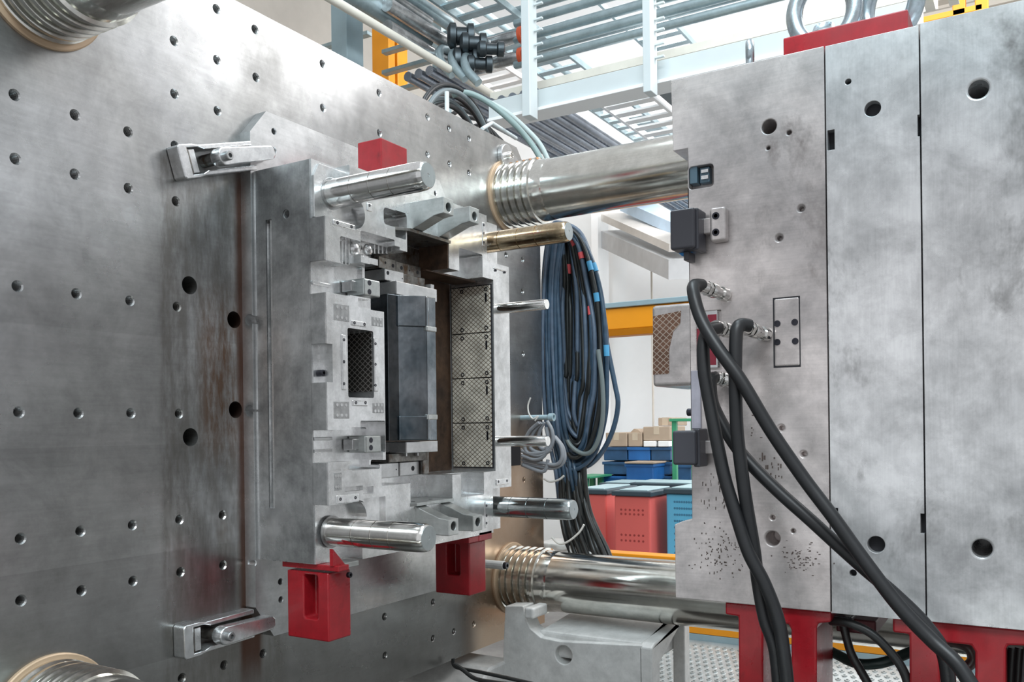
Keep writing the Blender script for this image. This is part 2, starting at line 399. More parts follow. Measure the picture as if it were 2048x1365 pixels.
# seam and lug at the far top corner of the platen
b = B(); p = ax(1015, 312, XP + .02); lathe(b, (XP, p.y, p.z), (1, 0, 0), [(0, .05), (.02, .05), (.022, .046), (.022, 0)], 32)
prism(b, [(XP, p.y, p.z + .05), (XP, p.y + .16, p.z - .03), (XP, p.y + .13, p.z - .12), (XP, p.y - .02, p.z - .047)], (.02, 0, 0))
lug = obj('seal_lug', b, S_CLAMP, farbar, bevel=.002)
obj('lug_bolt', bolt_head(B(), (XP + .022, p.y, p.z), (1, 0, 0), .016, .022), CHROME, farbar, bevel=.001)
# ================================================================ left mould half
mould = root('mould_half', (XP, 2.24, 1.11), 'left steel mould half with deep cavity and four guide pins, clamped on the big platen', 'mould half')
ZT, ZB = CZ + .735, CZ - .365
b = B(); prism(b, [(XP, 1.743, CZ + .845), (XP, 1.804, CZ + .92), (XP, 2.655, CZ + .92), (XP, 2.72, CZ + .83), (XP, 2.72, CZ - .50), (XP, 2.655, CZ - .594), (XP, 1.81, CZ - .594), (XP, 1.743, CZ - .50)], (XC - XP, 0, 0))
cp = obj('clamp_plate', b, S_CLAMP, mould, bevel=.003)
hb = B()
for u, v in ((548, 263), (548, 301), (871, 387), (561, 1164), (562, 1200), (496, 640), (496, 822), (508, 1127)):
    if u == 496: continue
    lathe(hb, ax(u, v, XC), (-1, 0, 0), [(-.01, .010), (0, .010), (.003, .0085), (.03, .0085)], 20)
for v in (640, 822):
    p = ay(499, v, 1.743); cyl(hb, (p.x, 1.70, p.z), (p.x, 1.775, p.z), .016, 24)
cut(cp, [hb])
YF = 2.705
blk = box(B(), XC, XF, YS, YF, ZB, ZT)
mb = obj('mould_block', blk, S_FACE, mould, bevel=.0025)
def yz(u, v, x=XF): p = ax(u, v, x); return p.y, p.z
cuts = []
def C(y0, y1, z0, z1, x0, r=0):
    bm = box(B(), x0, XF + .05, y0, y1, z0, z1)
    if r:
        es = [e for e in bm.edges if abs(e.verts[0].co.y - e.verts[1].co.y) < 1e-6 and abs(e.verts[0].co.z - e.verts[1].co.z) < 1e-6]
        bmesh.ops.bevel(bm, geom=es, offset=r, segments=4, affect='EDGES', profile=.5)
    cuts.append(bm)
def CP(u0, v0, u1, v1, dep, r=0, near=None, far=None):
    a, c = ax(u0, v0, XF), ax(u1, v1, XF); C(near if near else a.y, far if far else c.y, c.z, a.z, XF - dep, r)
# corner pockets round the four guide pins
zp = yz(655, 433)[1]; zq = yz(641, 1014)[1]
C(YS - .05, yz(700, 420)[0], zp, ZT + .05, XR)
C(YS - .05, yz(724, 1033)[0], ZB - .05, zq, XR)
C(yz(974, 500)[0], YF + .05, yz(974, 522)[1], ZT + .05, XR)
C(yz(986, 1000)[0], YF + .05, ZB - .05, yz(986, 978)[1], XR)
# rounded relief beside the near upper pin, and beside the near lower one
p = ax(703, 420, XF); c1 = B(); cyl(c1, (XR, p.y + .012, p.z - .006), (XF + .05, p.y + .012, p.z - .006), .045, 32); cuts.append(c1)
p = ax(716, 1060, XF); c1 = B(); cyl(c1, (XR, p.y, p.z + .03), (XF + .05, p.y, p.z + .03), .052, 32); cuts.append(c1)
# pocket near the rails
CP(767, 414, 814, 462, .07, .012)
CP(790, 420, 812, 480, .05, .004)
# stepped relief on the upper left of the face
CP(680, 472, 722, 536, .035, .006); CP(721, 461, 790, 528, .035, .006); CP(740, 478, 800, 512, .05)
# side groove, upper and lower
C(YS - .05, yz(700, 560)[0], yz(655, 585)[1], yz(655, 521)[1], XF - .055)
CP(697, 519, 752, 600, .06, .006); CP(740, 528, 771, 625, .05)
CP(716, 596, 768, 622, .05)
C(YS - .05, yz(724, 900)[0], yz(655, 926)[1], yz(658, 861)[1], XF - .055)
CP(702, 855, 760, 938, .06, .006); CP(721, 842, 771, 905, .05, .004)
CP(745, 905, 766, 930, .04)
# window opening through the panel, and the latch pocket
CP(695, 656, 748, 797, .16, .006)
C(YS - .02, yz(665, 700)[0], yz(640, 764)[1], yz(640, 686)[1], XR)
# the main cavity and its upper and lower channels
Z1, Z0 = CZ + .518, CZ - .152
C(yz(769, 700)[0], 2.599, Z0, Z1, -1.82)
C(yz(814, 470)[0], 2.331, Z1 - .01, CZ + .604, -1.755); C(yz(821, 1000)[0], 2.335, CZ - .234, Z0 + .01, -1.755)
C(yz(756, 540)[0], 2.2, CZ + .43, CZ + .535, -1.76, .004)
C(yz(763, 940)[0], 2.2, CZ - .165, CZ - .09, -1.735, .006)
C(yz(918, 500)[0], yz(965, 520)[0], Z1 - .01, CZ + .595, -1.70, .006)
C(yz(922, 980)[0], yz(968, 980)[0], CZ - .228, Z0 + .01, -1.70, .006)
CP(661, 941, 681, 942, .001)
# lower steps
CP(686, 930, 758, 936, .012); CP(690, 975, 726, 981, .012); CP(726, 975, 747, 987, .012)
CP(728, 998, 772, 1075, .012)
# side face features: rounded hole, long key slot, bottom step
ph = ay(574, 429, YS); c1 = B(); lathe(c1, (ph.x, YS - .01, ph.z), (0, 1, 0), [(0, .0125), (.012, .0115), (.06, .011)], 24); cuts.append(c1)
c1 = B(); yrect(c1, 517, 437, 536, 1019, YS - .02, YS + .014); cuts.append(c1)
# far lower side step under the rails
cut(mb, cuts)
pd = B(); a = ax(627, 349, XR + .008); q = [ax(651, 324, XR + .008), ax(737, 342, XR + .008), ax(744, 380, XR + .008), ax(700, 432, XR + .008), ax(631, 433, XR + .008), a]
q = [(XR + .008, 1.780, ZT - .008), (XR + .008, 1.93, ZT - .008), (XR + .008, 1.93, ZT - .06), (XR + .008, 1.89, zp + .003), (XR + .008, YS + .002, zp + .003), (XR + .008, YS + .002, ZT - .045)]
obj('pin_pad', prism(pd, q, (-.0085, 0, 0)), S_FACE, mould, bevel=.0015)
sb = B(); yrect(sb, 519.5, 452, 533, 1010, YS + .002, YS + .018)
obj('key_strip', sb, S_SIDE, mould, bevel=.004)
sk = B()
for v in (713, 750): p = ay(530, v, YS); cyl(sk, (p.x, YS - .001, p.z), (p.x, YS + .003, p.z), .0055, 16)
each('key_screw', sk, S_SCREW, mould)
# side cheek plate gives the near side its own darker skin
cheek = obj('side_cheek', box(B(), XC + .008, XR - .003, YS - .004, YS + .0005, ZB + .002, ZT - .002), S_SIDE, mould)
c1 = B(); yrect(c1, 517, 437, 536, 1019, YS - .03, YS + .02); c2 = B(); cyl(c2, (ph.x, YS - .02, ph.z), (ph.x, YS + .01, ph.z), .0128, 24)
c3 = B(); box(c3, XF - .06, XF, YS - .03, YS + .02, yz(640, 764)[1], yz(640, 686)[1]); c4 = B(); box(c4, XF - .055, XF + .01, YS - .03, YS + .02, yz(655, 585)[1], yz(655, 521)[1])
cut(cheek, [c1, c2, c4])
for (za, zb) in ((yz(655, 521)[1], zp), (yz(658, 861)[1], yz(640, 764)[1]), (yz(640, 686)[1], yz(655, 585)[1]), (zq, yz(655, 926)[1])):
    obj('side_cheek', box(B(), XR - .0035, XF - .001, YS - .004, YS + .0005, za + .001, zb - .001), S_SIDE, mould)
# -------- guide pins
def guide_pin(u, v, ue, ve, mat, rr, x0, seams, label=None):
    a = ax(u, v, x0); e = ax(ue, ve, -1.345)
    y, z = a.y, a.z; d = (1, 0, 0)
    r = rr; L = e.x - x0; prof = [(0, r)]
    for s in seams: prof += [(L * s - .0015, r), (L * s - .0013, r - .0022), (L * s + .0009, r - .0022), (L * s + .0015, r)]
    prof += [(L - .035, r), (L - .012, r * .965), (L - .003, r * .90), (L, r * .84), (L + .0001, .004), (L - .012, .003)]
    o = obj('guide_pin', lathe(B(), (x0, y, z), d, prof, 56), mat, mould, label=label); soft(o, 30)
    obj('end_cap', lathe(B(), (x0 + L, y, z), d, [(0, r * .83), (.0006, r * .82), (.0007, .005), (-.004, .004)], 40), steel('pin_end_grey', (.42, .46, .47), (.34, .38, .39), None, (.3, .4), .8), o)
    obj('pin_collar', lathe(B(), (x0, y, z), d, [(0, r * 1.16), (.0015, r * 1.16), (.0018, r * 1.12), (.0018, r)], 48), S_SIDE, o)
    return o
guide_pin(664, 388, 850, 356, S_PIN, .0382, XR + .008, (.28, .48, .68), 'bright guide pin with three turned seams')
guide_pin(664, 1064, 853, 1072, steel('pin_steel_spotted', (.84, .82, .79), (.60, .56, .50), (.38, .27, .18), (.10, .22), 1, 7, .4, (300, 3, 3), .08, .66, .74), .0385, XR + .008, (.3, .5, .68), 'bright guide pin with rusty smears')
guide_pin(968, 487, 1124, 469, S_PINB, .0362, XR, (.22, .45, .66), 'guide pin coated with brown grease')
guide_pin(978, 1013, 1130, 1020, steel('pin_steel_dark', (.62, .66, .66), (.34, .37, .37), None, (.12, .25), 1, 5, .6, (300, 3, 3), .1), .0365, XR, (.3, .5, .72), 'dull ringed guide pin')
for (u, v, ue, ve) in ((996, 618, 1083, 616), (998, 883, 1090, 885)):
    a = ax(u, v, XF); e = ax(ue, ve, -1.44)
    soft(obj('return_pin', lathe(B(), (XF, a.y, a.z), (1, 0, 0), [(0, .0185), (.192, .0185), (.197, .0165), (.197, 0)], 32), CHROME, mould))
# -------- raised P-level details
def chip(name, u0, v0, u1, v1, h, mat, holes=(), r=.003, hr=.0045, drop=0):
    o = obj(name, xrect(B(), u0, v0, u1, v1, XF + h - drop, XF - .002 - drop), mat, mould, bevel=r if r < .004 else .004, seg=3)
    hb = B()
    for (u, v) in holes:
        p = ax(u, v, XF + h - drop); lathe(hb, (XF + h - drop - .0015, p.y, p.z), (1, 0, 0), [(0, hr), (.0022, hr), (.0022, hr * .4), (.0005, hr * .4)], 16)
    if holes: each('screw', hb, S_SCREW, o)
    return o
chip('wear_plate', 667, 438, 711, 461, .003, S_CLIP, ((675, 446), (703, 454)), .004)
chip('wear_plate', 735, 405, 745, 424, .003, S_CLIP, ((739, 411),), .004, .004)
chip('wear_plate', 674, 992, 719, 1004, .003, S_CLIP, ((681, 999), (711, 996)), .004)
chip('wear_plate', 704, 640, 733, 655, .003, S_CLIP, ((709, 646), (729, 649)), .004)
chip('wear_plate', 706, 801, 736, 813, .003, S_CLIP, ((712, 806), (731, 806)), .004)
chip('wear_plate', 684, 669, 694, 781, .003, S_CLIP, ((688, 680), (688, 768), (688, 724)), .003, .0042)
chip('wear_plate', 748, 676, 757, 784, .003, S_CLIP, ((751, 688), (751, 771), (751, 729)), .003, .0042)
chip('wear_plate', 988, 535, 1014, 545, .003, S_CLIP, ((992, 541), (1010, 545)), .003, .0045)
chip('wear_plate', 993, 959, 1018, 969, .003, S_CLIP, ((997, 964), (1014, 962)), .003, .0045)
chip('wear_plate', 965, 444, 970.5, 493, .002, S_FACE, ((967.5, 450), (967.5, 467), (967.5, 485)), .002, .0045)
chip('wear_plate', 970, 1003, 975, 1056, .002, S_FACE, ((973, 1012), (973, 1032), (973, 1047)), .002, .0045)
ENG = plain('etched_steel', (.42, .42, .42), .55, .6, .35, 60)
for u0, v0, u1, v1 in ((667, 606, 699, 645), (743, 633, 766, 655), (667, 803, 699, 838), (745, 806, 768, 827), (668, 946, 684, 981)):
    o = obj('etched_mark', xrect(B(), u0, v0, u1, v1, XF + .0006, XF - .002), ENG, mould, bevel=.004, seg=3)
    hb = B(); a, c = ax(u0, v0, XF), ax(u1, v1, XF)
    for fy in (.22, .5, .78):
        for fz in (.2, .8): cyl(hb, (XF - .001, a.y + (c.y - a.y) * fy, c.z + (a.z - c.z) * fz), (XF + .0012, a.y + (c.y - a.y) * fy, c.z + (a.z - c.z) * fz), .0045, 12)
    each('etched_dot', hb, S_CLAMP, o)
# small latch bolt in the side pocket
p = ay(640, 746, YS + .005); o = obj('latch_bolt', bolt_head(B(), (XR, YS + .018, p.z), (1, 0, 0), .009, .022), S_SCREW, mould)
obj('latch_rib', box(B(), XR, XR + .008, YS + .028, yz(664, 700)[0], p.z - .004, p.z + .004), S_SIDE, mould)
# square two-bolt blocks
for u0, v0, u1, v1, hs in ((728, 556, 761, 596, ((739, 566), (739, 584))), (731, 872, 763, 905, ((742, 881), (742, 896)))):
    o = obj('stop_block', xrect(B(), u0, v0, u1, v1, XF + .006, XF - .058), S_RAIL, mould, bevel=.004)
    hb = B()
    for u, v in hs: p = ax(u, v, XF + .006); cyl(hb, (XF, p.y, p.z), (XF + .0066, p.y, p.z), .0078, 20)
    each('block_screw', hb, S_SCREW, o)
    a, c = ax(u0, v0, XF), ax(u1, v1, XF)
    obj('block_key', box(B(), XF - .058, XF - .02, a.y - .03, a.y - .001, c.z + .008, a.z - .008), S_SIDE, mould, bevel=.003)
# -------- angled rails with a hooked slot in their ends
for (u, v, up_) in ((887, 393, 1), (940, 412, 1), (897.6, 1073, -1), (947, 1064, -1)):
    a = ax(u, v, -1.51); w = .052
    s = -up_; zt = a.z
    q = [(XF - .01, a.y, zt), (-1.51, a.y, zt), (-1.51, a.y, zt + s * .048), (-1.545, a.y, zt + s * .052), (XF - .01, a.y, zt + s * .088)]
    o = obj('wedge_rail', prism(B(), q, (0, w, 0)), S_RAIL, mould, bevel=.002)
    c1 = B(); zz = zt + s * .027; cyl(c1, (-1.56, a.y + w * .5, zz), (-1.49, a.y + w * .5, zz), .0135, 24)
    c2 = B(); box(c2, -1.56, -1.49, a.y + w * .5 - .0135 * .2, a.y + w * .5 + .0135, min(zz, zz + s * .014), max(zz, zz + s * .014))
    cut(o, [c1])
    b = B(); cyl(b, (-1.545, a.y + w * .5, zz), (-1.543, a.y + w * .5, zz), .0134); obj('slot_bottom', b, S_DARK, o)
# slide plates in the two channels
for s, zc in ((1, CZ + .604), (-1, CZ - .234)):
    y0, y1 = yz(814 if s > 0 else 821, 470)[0] - .0, 2.331
    zA, zB_ = (zc - .008, zc + .002) if s > 0 else (zc - .002, zc + .008)
    q = [(XF + .012, y0, zA), (XF + .012, y1 - .004, zA), (-1.75, y1 - .004, zA), (-1.75, y0 - .10, zA), (-1.66, y0 - .06, zA)]
    o = obj('slide_plate', prism(B(), q, (0, 0, .010)), S_DIRTY if s > 0 else S_RAIL, mould, bevel=.0012)
    hb = B()
    for fx, fy in ((.25, .2), (.25, .42), (.75, .3), (.75, .75)):
        x, y = -1.75 + .11 * fx, y0 + (y1 - y0) * fy - .02; zz = zA if s > 0 else zA + .010
        cyl(hb, (x, y, zz - .0006), (x, y, zz + .0006), .0065, 16)
    each('plate_screw', hb, S_SCREW, o)
# browned liners of the upper channel and the cavity floor
obj('channel_liner', box(B(), -1.752, XF - .003, 2.327, 2.3315, Z1, CZ + .596), S_BROWN, mould)
obj('channel_liner', box(B(), -1.7545, -1.7515, 2.1, 2.327, Z1, CZ + .59), S_DIRTY, mould)
obj('cavity_floor', box(B(), -1.822, -1.8165, 2.10, 2.594, Z0 + .001, Z1 - .001), S_BROWN, mould)
obj('cavity_roof', box(B(), -1.80, -1.705, 2.30, 2.594, Z1 - .004, Z1 + .001), S_BROWN, mould)
# crosshatched wear plates on the far cavity wall, with screws and a slot each
zt, zb = CZ + .500, CZ - .138
vs = [(zt, CZ + .337), (CZ + .3335, CZ + .178), (CZ + .1745, CZ + .019), (CZ + .0155, zb)]
obj('plate_bed', box(B(), -1.81, -1.64, 2.5965, 2.5995, zb - .004, zt + .004), S_DARK, mould)
for za, zc in vs:
    o = obj('oil_groove_plate', box(B(), -1.807, -1.645, 2.590, 2.599, zc, za), GRID, mould, bevel=.001)
    hb = B()
    for x, z in ((-1.66, za - .014), (-1.66, zc + .014), (-1.762, zc + .012), (-1.762, za - .014)): lathe(hb, (x, 2.5905, z), (0, -1, 0), [(0, .0075), (.0012, .0075), (.0012, .004), (-.001, .004)], 16)
    box(hb, -1.6635, -1.6565, 2.589, 2.591, za - .058, za - .028)
    each('plate_screw', hb, S_SCREW, o)
# dark crosshatched liner inside the window
yw = yz(748, 720)[0]; za, zc = yz(695, 656)[1], yz(748, 797)[1]
obj('window_liner', box(B(), XF - .157, XF - .006, yw - .004, yw + .0005, zc + .02, za - .002), GRIDD, mould)
obj('window_floor', box(B(), XF - .161, XF - .157, yz(695, 720)[0], yw, zc, za), S_DARK, mould)
# tall core bar standing in the cavity
za, zc = CZ + .404, CZ - .036
def xy(u, x, v=700): return (x, ax(u, v, x).y)
A_, B_, C_, D_ = xy(776, -1.665), xy(797, -1.655), xy(854, -1.60), xy(872, -1.60)
q = [(-1.8165, A_[1] + .015), A_, B_, C_, D_, (-1.8165, D_[1])]
core = obj('core_bar', prism(B(), [(x, y, zc) for x, y in q], (0, 0, za - zc)), S_CORE, mould, bevel=.0015)
q2 = [(B_[0] + .004, B_[1] - .006), (C_[0] + .004, C_[1] - .006), (C_[0] + .004, C_[1] + .008), (B_[0] - .02, B_[1] + .008)]
for z0_, z1_ in ((za - .095, za - .001), (zc + .001, zc + .075)):
    obj('core_step', prism(B(), [(x, y, z0_) for x, y in q2], (0, 0, z1_ - z0_)), S_CORE, mould, bevel=.003)
for z_ in (za - .095, zc + .075):
    obj('core_lip', box(B(), C_[0] - .02, C_[0] + .006, C_[1] - .008, D_[1] - .002, z_ - .012, z_ + .004), S_RAIL, mould, bevel=.003)
# inserts above and below the core bar
def insert(y0, y1, z0, z1, x, mat=S_DIRTY, holes=()):
    o = obj('insert', box(B(), -1.815, x, y0, y1, z0, z1), mat, mould, bevel=.002)
    hb = B()
    for y, z, r in holes: cyl(hb, (x - .002, y, z), (x + .0006, y, z), r, 16)
    if holes: each('insert_screw', hb, S_DARK, o)
ya = lambda u: ax(u, 540, -1.72).y
insert(ya(758), ya(792), CZ + .492, CZ + .528, -1.72, S_DIRTY, ((ya(771), CZ + .512, .004), (ya(786), CZ + .508, .006)))
insert(ya(793), ya(843), CZ + .490, CZ + .526, -1.722, S_DIRTY, ((ya(804), CZ + .508, .006), (ya(820), CZ + .506, .003), (ya(836), CZ + .506, .006)))
insert(ya(762), ya(800), CZ + .455, CZ + .490, -1.705, S_CLAMP, ((ya(768), CZ + .478, .006), (ya(797), CZ + .470, .002)))
insert(ya(801), ya(846), CZ + .45, CZ + .489, -1.712, S_DIRTY, ())
insert(ya(764), ya(846), CZ + .408, CZ + .449, -1.665, S_CLAMP, ())
insert(ya(846) + .001, ya(849) + .012, CZ + .408, CZ + .47, -1.69, S_CLAMP, ())
yb = lambda u: ax(u, 920, -1.72).y
insert(yb(782), yb(846), CZ - .075, CZ - .040, -1.66, S_CLAMP, ())
insert(yb(768), yb(846), CZ - .103, CZ - .076, -1.70, S_DIRTY, ())
for u in (797, 820): obj('insert_rib', box(B(), -1.71, -1.69, yb(u), yb(u) + .006, CZ - .086, CZ - .066), S_CLAMP, mould)
insert(yb(765), yb(805), CZ - .152, CZ - .106, -1.735, S_CLAMP, ((yb(800), CZ - .128, .002),))
insert(yb(806), yb(845), CZ - .150, CZ - .106, -1.733, S_CLAMP, ((yb(832), CZ - .128, .008),))
insert(yb(846) + .001, yb(851) + .02, CZ - .150, CZ - .045, -1.72, S_DIRTY, ())
# machined bosses in the upper relief
bm = B()
for u, v, r in ((712, 498, .022), (738, 500, .018), (725, 520, .018)):
    p = ax(u, v, XF - .03); lathe(bm, (XF - .036, p.y, p.z), (1, 0, 0), [(0, r), (.004, r * .96), (.012, r * .6), (.014, .0)], 24)
[soft(o, 60) for o in each('milled_boss', bm, S_FACE, mould)]
bm = B()
for i in range(3): xrect(bm, 683 + i * 7, 482, 686 + i * 7, 530, XF - .028, XF - .036)
for i in range(4): xrect(bm, 748 + i * 8, 486 + i * 1.5, 751 + i * 8, 508, XF - .04, XF - .051)
each('milled_rib', bm, S_FACE, mould, bevel=.001)
for z_, in ((yz(640, 560)[1],), (yz(640, 880)[1],), (yz(640, 905)[1],)):
    obj('groove_ledge', box(B(), XF - .057, XF - .049, YS + .002, yz(688, 560)[0], z_ - .003, z_ + .006), S_CLAMP, mould, bevel=.0015)
# ================================================================ red blocks on the left mould half
def red_block(name, label, u0, u1, u2, ys, vtop, vbot, slot=None, extra=None):
    a = ay(u0, vtop, ys); c = ay(u1, vbot, ys); yb_ = ax(u2, vtop, c.x).y
    t = root(name, ((a.x + c.x) / 2, (ys + yb_) / 2, c.z), label, 'bracket')
    o = obj('block_body', box(B(), a.x, c.x, ys, yb_, c.z, a.z), RED, t, bevel=.004)
    return t, o, a, c, yb_
t = root('lifting_block', (-1.74, 2.13, ZT), 'plain red steel block standing on top of the left mould half', 'steel block')
obj('block_body', box(B(), -1.785, ax(769, 300, -1.692).x, 2.066, 2.193, ZT, CZ + .879), RED, t, bevel=.003)
t, o, a, c, yb_ = red_block('support_foot', 'red slotted foot bolted under the near corner of the left mould half', 574, 658, 701, YS + .01, 1140, 1286)
c1 = B(); q0 = ay(602, 1150, YS); q1 = ay(631, 1242, YS); box(c1, q0.x, q1.x, YS - .05, YS + .055, q1.z, q0.z)
es = [e for e in c1.edges if abs(e.verts[0].co.y - e.verts[1].co.y) > .01]; bmesh.ops.bevel(c1, geom=es, offset=.008, segments=4, affect='EDGES', profile=.5)
cut(o, [c1])
q = [ay(560, 1121, YS + .01), ay(673, 1136, YS + .01), ay(673, 1148, YS + .01), ay(560, 1136, YS + .01)]
obj('flange', box(B(), ay(560, 1121, YS).x, ay(673, 1137, YS).x, YS + .008, YS + .05, ay(673, 1146, YS).z, ZB - .001), RED, t, bevel=.002)
obj('flange', box(B(), XR, ax(700, 1130, XF).x, YS + .051, yb_ + .02, ay(673, 1146, YS).z, ZB - .001), S_RAIL, t, bevel=.002, label='bare steel packing strip')
obj('gusset', prism(B(), [(XF - .002, YS + .004, ZB - .001), (XF - .002, YS + .004, ZB + .045), (XF - .002, YS + .05, ZB - .001)], (.012, 0, 0)), RED, t)
obj('foot_bolt', bolt_head(B(), (XF + .004, yb_ - .03, ZB - .034), (1, 0, 0), .008, .01), S_SCREW, t)
yfo = 2.45
t, o, a, c, yb_ = red_block('support_foot', 'red foot with a side window under the far corner of the left mould half', 870, 940, 971, yfo, 1082, 1193)
c1 = B(); q0 = ay(893, 1088, yfo); q1 = ay(920, 1152, yfo); box(c1, q0.x, q1.x, yfo - .05, yfo + .05, q1.z, q0.z)
es = [e for e in c1.edges if abs(e.verts[0].co.y - e.verts[1].co.y) > .01]; bmesh.ops.bevel(c1, geom=es, offset=.008, segments=4, affect='EDGES', profile=.5)
cut(o, [c1])
bm = xrect(B(), 958, 1066, 984, 1078, XF, -1.76); obj('flange', bm, RED, t, bevel=.002)
obj('flange', box(B(), -1.80, XF - .002, yfo - .02, yb_ + .01, c.z + .15 + .03, ZB - .001), RED, t, bevel=.002)
# stud sticking out beside the far foot
p = ax(975, 1130, -1.80); t = root('eye_stud', (XP, p.y + .25, p.z), 'pale threaded stud on the platen beside the far red foot', 'stud')
p = ax(1000, 1131, -1.82)
obj('stud_body', cyl(B(), (XP, p.y, p.z), (-1.80, p.y, p.z), .017, 12), CAST, t, bevel=.002)
obj('stud_tip', bolt_head(B(), (-1.80, p.y, p.z), (1, 0, 0), .014, .014), S_SCREW, t)
# ================================================================ platen clamps
def platen_clamp(pa, pb, label):
    """pa: pixel of the closed end, pb: pixel of the open end, middle of the frame"""
    a, e = ax(*pa, XP), ax(*pb, XP); d = (e - a); L = d.length; d.normalize(); n = Vector((0, -d.z, d.y)) if False else Vector((1, 0, 0)).cross(d)
    t = root('platen_clamp', a, label, 'clamp')
    def P(s, w, h): return a + d * s + n * w + Vector((h, 0, 0))
    def slab_(bm, pts, h0, h1): return prism(bm, [P(s, w, h0) for s, w in pts], (h1 - h0, 0, 0))
    W_ = .044
    bm = B(); slab_(bm, [(0, -W_ + .006), (.006, -W_), (.05, -W_), (.07, -W_ + .004), (L, -W_ + .004), (L, -W_ + .017), (.085, -W_ + .017), (.065, -W_ + .010), (.03, -W_ + .010),
        (.03, W_ - .010), (.065, W_ - .010), (.085, W_ - .017), (L, W_ - .017), (L, W_ - .004), (.07, W_ - .004), (.05, W_), (.006, W_), (0, W_ - .006)], .001, .045)
    obj('clamp_frame', bm, S_CLIP, t, bevel=.003, seg=3)
    obj('serrated_block', slab_(B(), [(.036, -.030), (.056, -.030), (.056, .030), (.036, .030)], .001, .040), S_CLIP, t, bevel=.001)
    obj('serrated_block', slab_(B(), [(.0305, -.031), (.0345, -.031), (.0345, .031), (.0305, .031)], .001, .043), S_DIRTY, t)
    sc = L * .44
    obj('spacer', cyl(B(), P(sc, 0, .001), P(sc, 0, .052), .017, 24), S_DIRTY, t)
    # arm with a round heel
    pts = []; r = .0245
    for k in range(13):
        an = math.pi / 2 + math.pi * k / 12; pts.append((sc + r * math.cos(an), r * math.sin(an)))
    pts += [(L + .03, -.019), (L + .040, -.010), (L + .040, .010), (L + .03, .019)]
    obj('clamp_arm', slab_(B(), pts, .052, .088), S_CLIP, t, bevel=.004, seg=3)
    obj('arm_toe', slab_(B(), [(L + .012, -.017), (L + .039, -.017), (L + .039, .017), (L + .012, .017)], .0405, .052), S_CLIP, t, bevel=.002)
    obj('clamp_bolt', bolt_head(B(), P(sc, 0, .088), (1, 0, 0), .0125, .016), steel('bolt_grey', (.45, .45, .45), (.2, .2, .2), None), t)
    return t
platen_clamp((340, 330), (487, 316), 'polished clamp with socket bolt gripping the upper left edge of the clamp plate')
platen_clamp((346, 1284), (487, 1244), 'polished clamp with socket bolt gripping the lower left edge of the clamp plate')
# ================================================================ right mould half
YR = YS; YRB = 2.70
rm = root('mould_half', (-.3, 2.2, 1.1), 'right steel mould half of three thick upright plates, seen from its side with black hoses', 'mould half')
X1 = ay(1656, 700, YR).x; X2 = ay(1846, 700, YR).x; XL = ay(1380, 700, YR).x; XLL = ay(1342, 200, YR).x
zt0 = ay(1342, 160, YR).z; ztt = ay(1655, 91, YR).z; zbb = ay(1655, 1227, YR).z
ZT2 = (zt0 + ztt) / 2; ZB2 = (ay(1350, 1195, YR).z + zbb + ay(2045, 1262, YR).z) / 3
zn = ay(1342, 303, YR).z; zl = ay(1355, 1050, YR).z; XLL2 = ay(1350, 1100, YR).x
q = [(XLL, YR, ZT2), (X1 - .0012, YR, ZT2), (X1 - .0012, YR, ZB2), (XLL2, YR, ZB2), (XLL2, YR, zl), (XL - .02, YR, zl + .008), (XL, YR, zl + .012), (XL, YR, zn - .0), (XLL + .003, YR, zn)]
pA = obj('mould_plate', prism(B(), q, (0, YRB - YR, 0)), S_R, rm, bevel=.0025)
pB = obj('mould_plate', box(B(), X1 + .0012, X2 - .0012, YR + .001, YRB, ZB2 - .001, ZT2 - .001), S_R2, rm, bevel=.0025)
pC = obj('mould_plate', box(B(), X2 + .0012, .36, YR, YRB, ZB2, ZT2 + .002), S_R2, rm, bevel=.0025)
obj('plate_core', box(B(), X1 - .02, X2 + .02, YR + .02, YRB - .02, ZB2 + .02, ZT2 - .02), S_DARK, rm)
def bores(o, lst):
    c = B()
    for u, v, r, cs, dep in lst:
        p = ay(u, v, YR); lathe(c, (p.x, YR - .01, p.z), (0, 1, 0), [(0, cs), (.01, cs), (.01 + abs(cs - r) + .001, r), (dep, r)], 32)
    cut(o, [c])
bores(pA, [(1538, 253, .0145, .0155, .08), (1578, 265, .0045, .006, .03), (1536, 296, .0035, .005, .03), (1602, 417, .0045, .0085, .03), (1558, 476, .0045, .009, .03),
    (1562, 857, .0045, .0085, .03), (1607, 909, .0045, .008, .03), (1545, 1036, .0045, .0065, .03), (1586, 1063, .004, .0055, .03), (1545, 1078, .0145, .0165, .08)])
bores(pB, [(1745, 217, .0145, .0155, .09), (1696, 163, .0055, .0065, .04), (1752, 1090, .0155, .017, .09), (1706, 1147, .0065, .007, .04)])
bores(pC, [(1957, 178, .0165, .018, .35), (1964, 1098, .0165, .018, .35)])
def slotcut(o, u0, v0, u1, v1):
    c = B(); yrect(c, u0, v0, u1, v1, YR - .02, YR + .035); cut(o, [c])
slotcut(pB, 1650, 255, 1665, 293); slotcut(pB, 1650, 1018, 1672, 1054)
slotcut(pB, 1832, 223, 1850, 264); slotcut(pB, 1838, 1030, 1856, 1071)
c = B(); yrect(c, 1370, 330, 1421, 368, YR - .02, YR + .03)
bmesh.ops.bevel(c, geom=[e for e in c.edges if abs(e.verts[0].co.y - e.verts[1].co.y) > .01], offset=.008, segments=4, affect='EDGES', profile=.5); cut(pA, [c])
CONN = plain('connector_blue_grey', (.12, .19, .24), .4, .3)
o = obj('socket_plate', yrect(B(), 1379, 333, 1394, 366, YR + .004, YR + .03), CONN, rm, bevel=.001)
obj('socket_plate', yrect(B(), 1399, 336, 1419, 364, YR + .012, YR + .03), CONN, rm, bevel=.002)
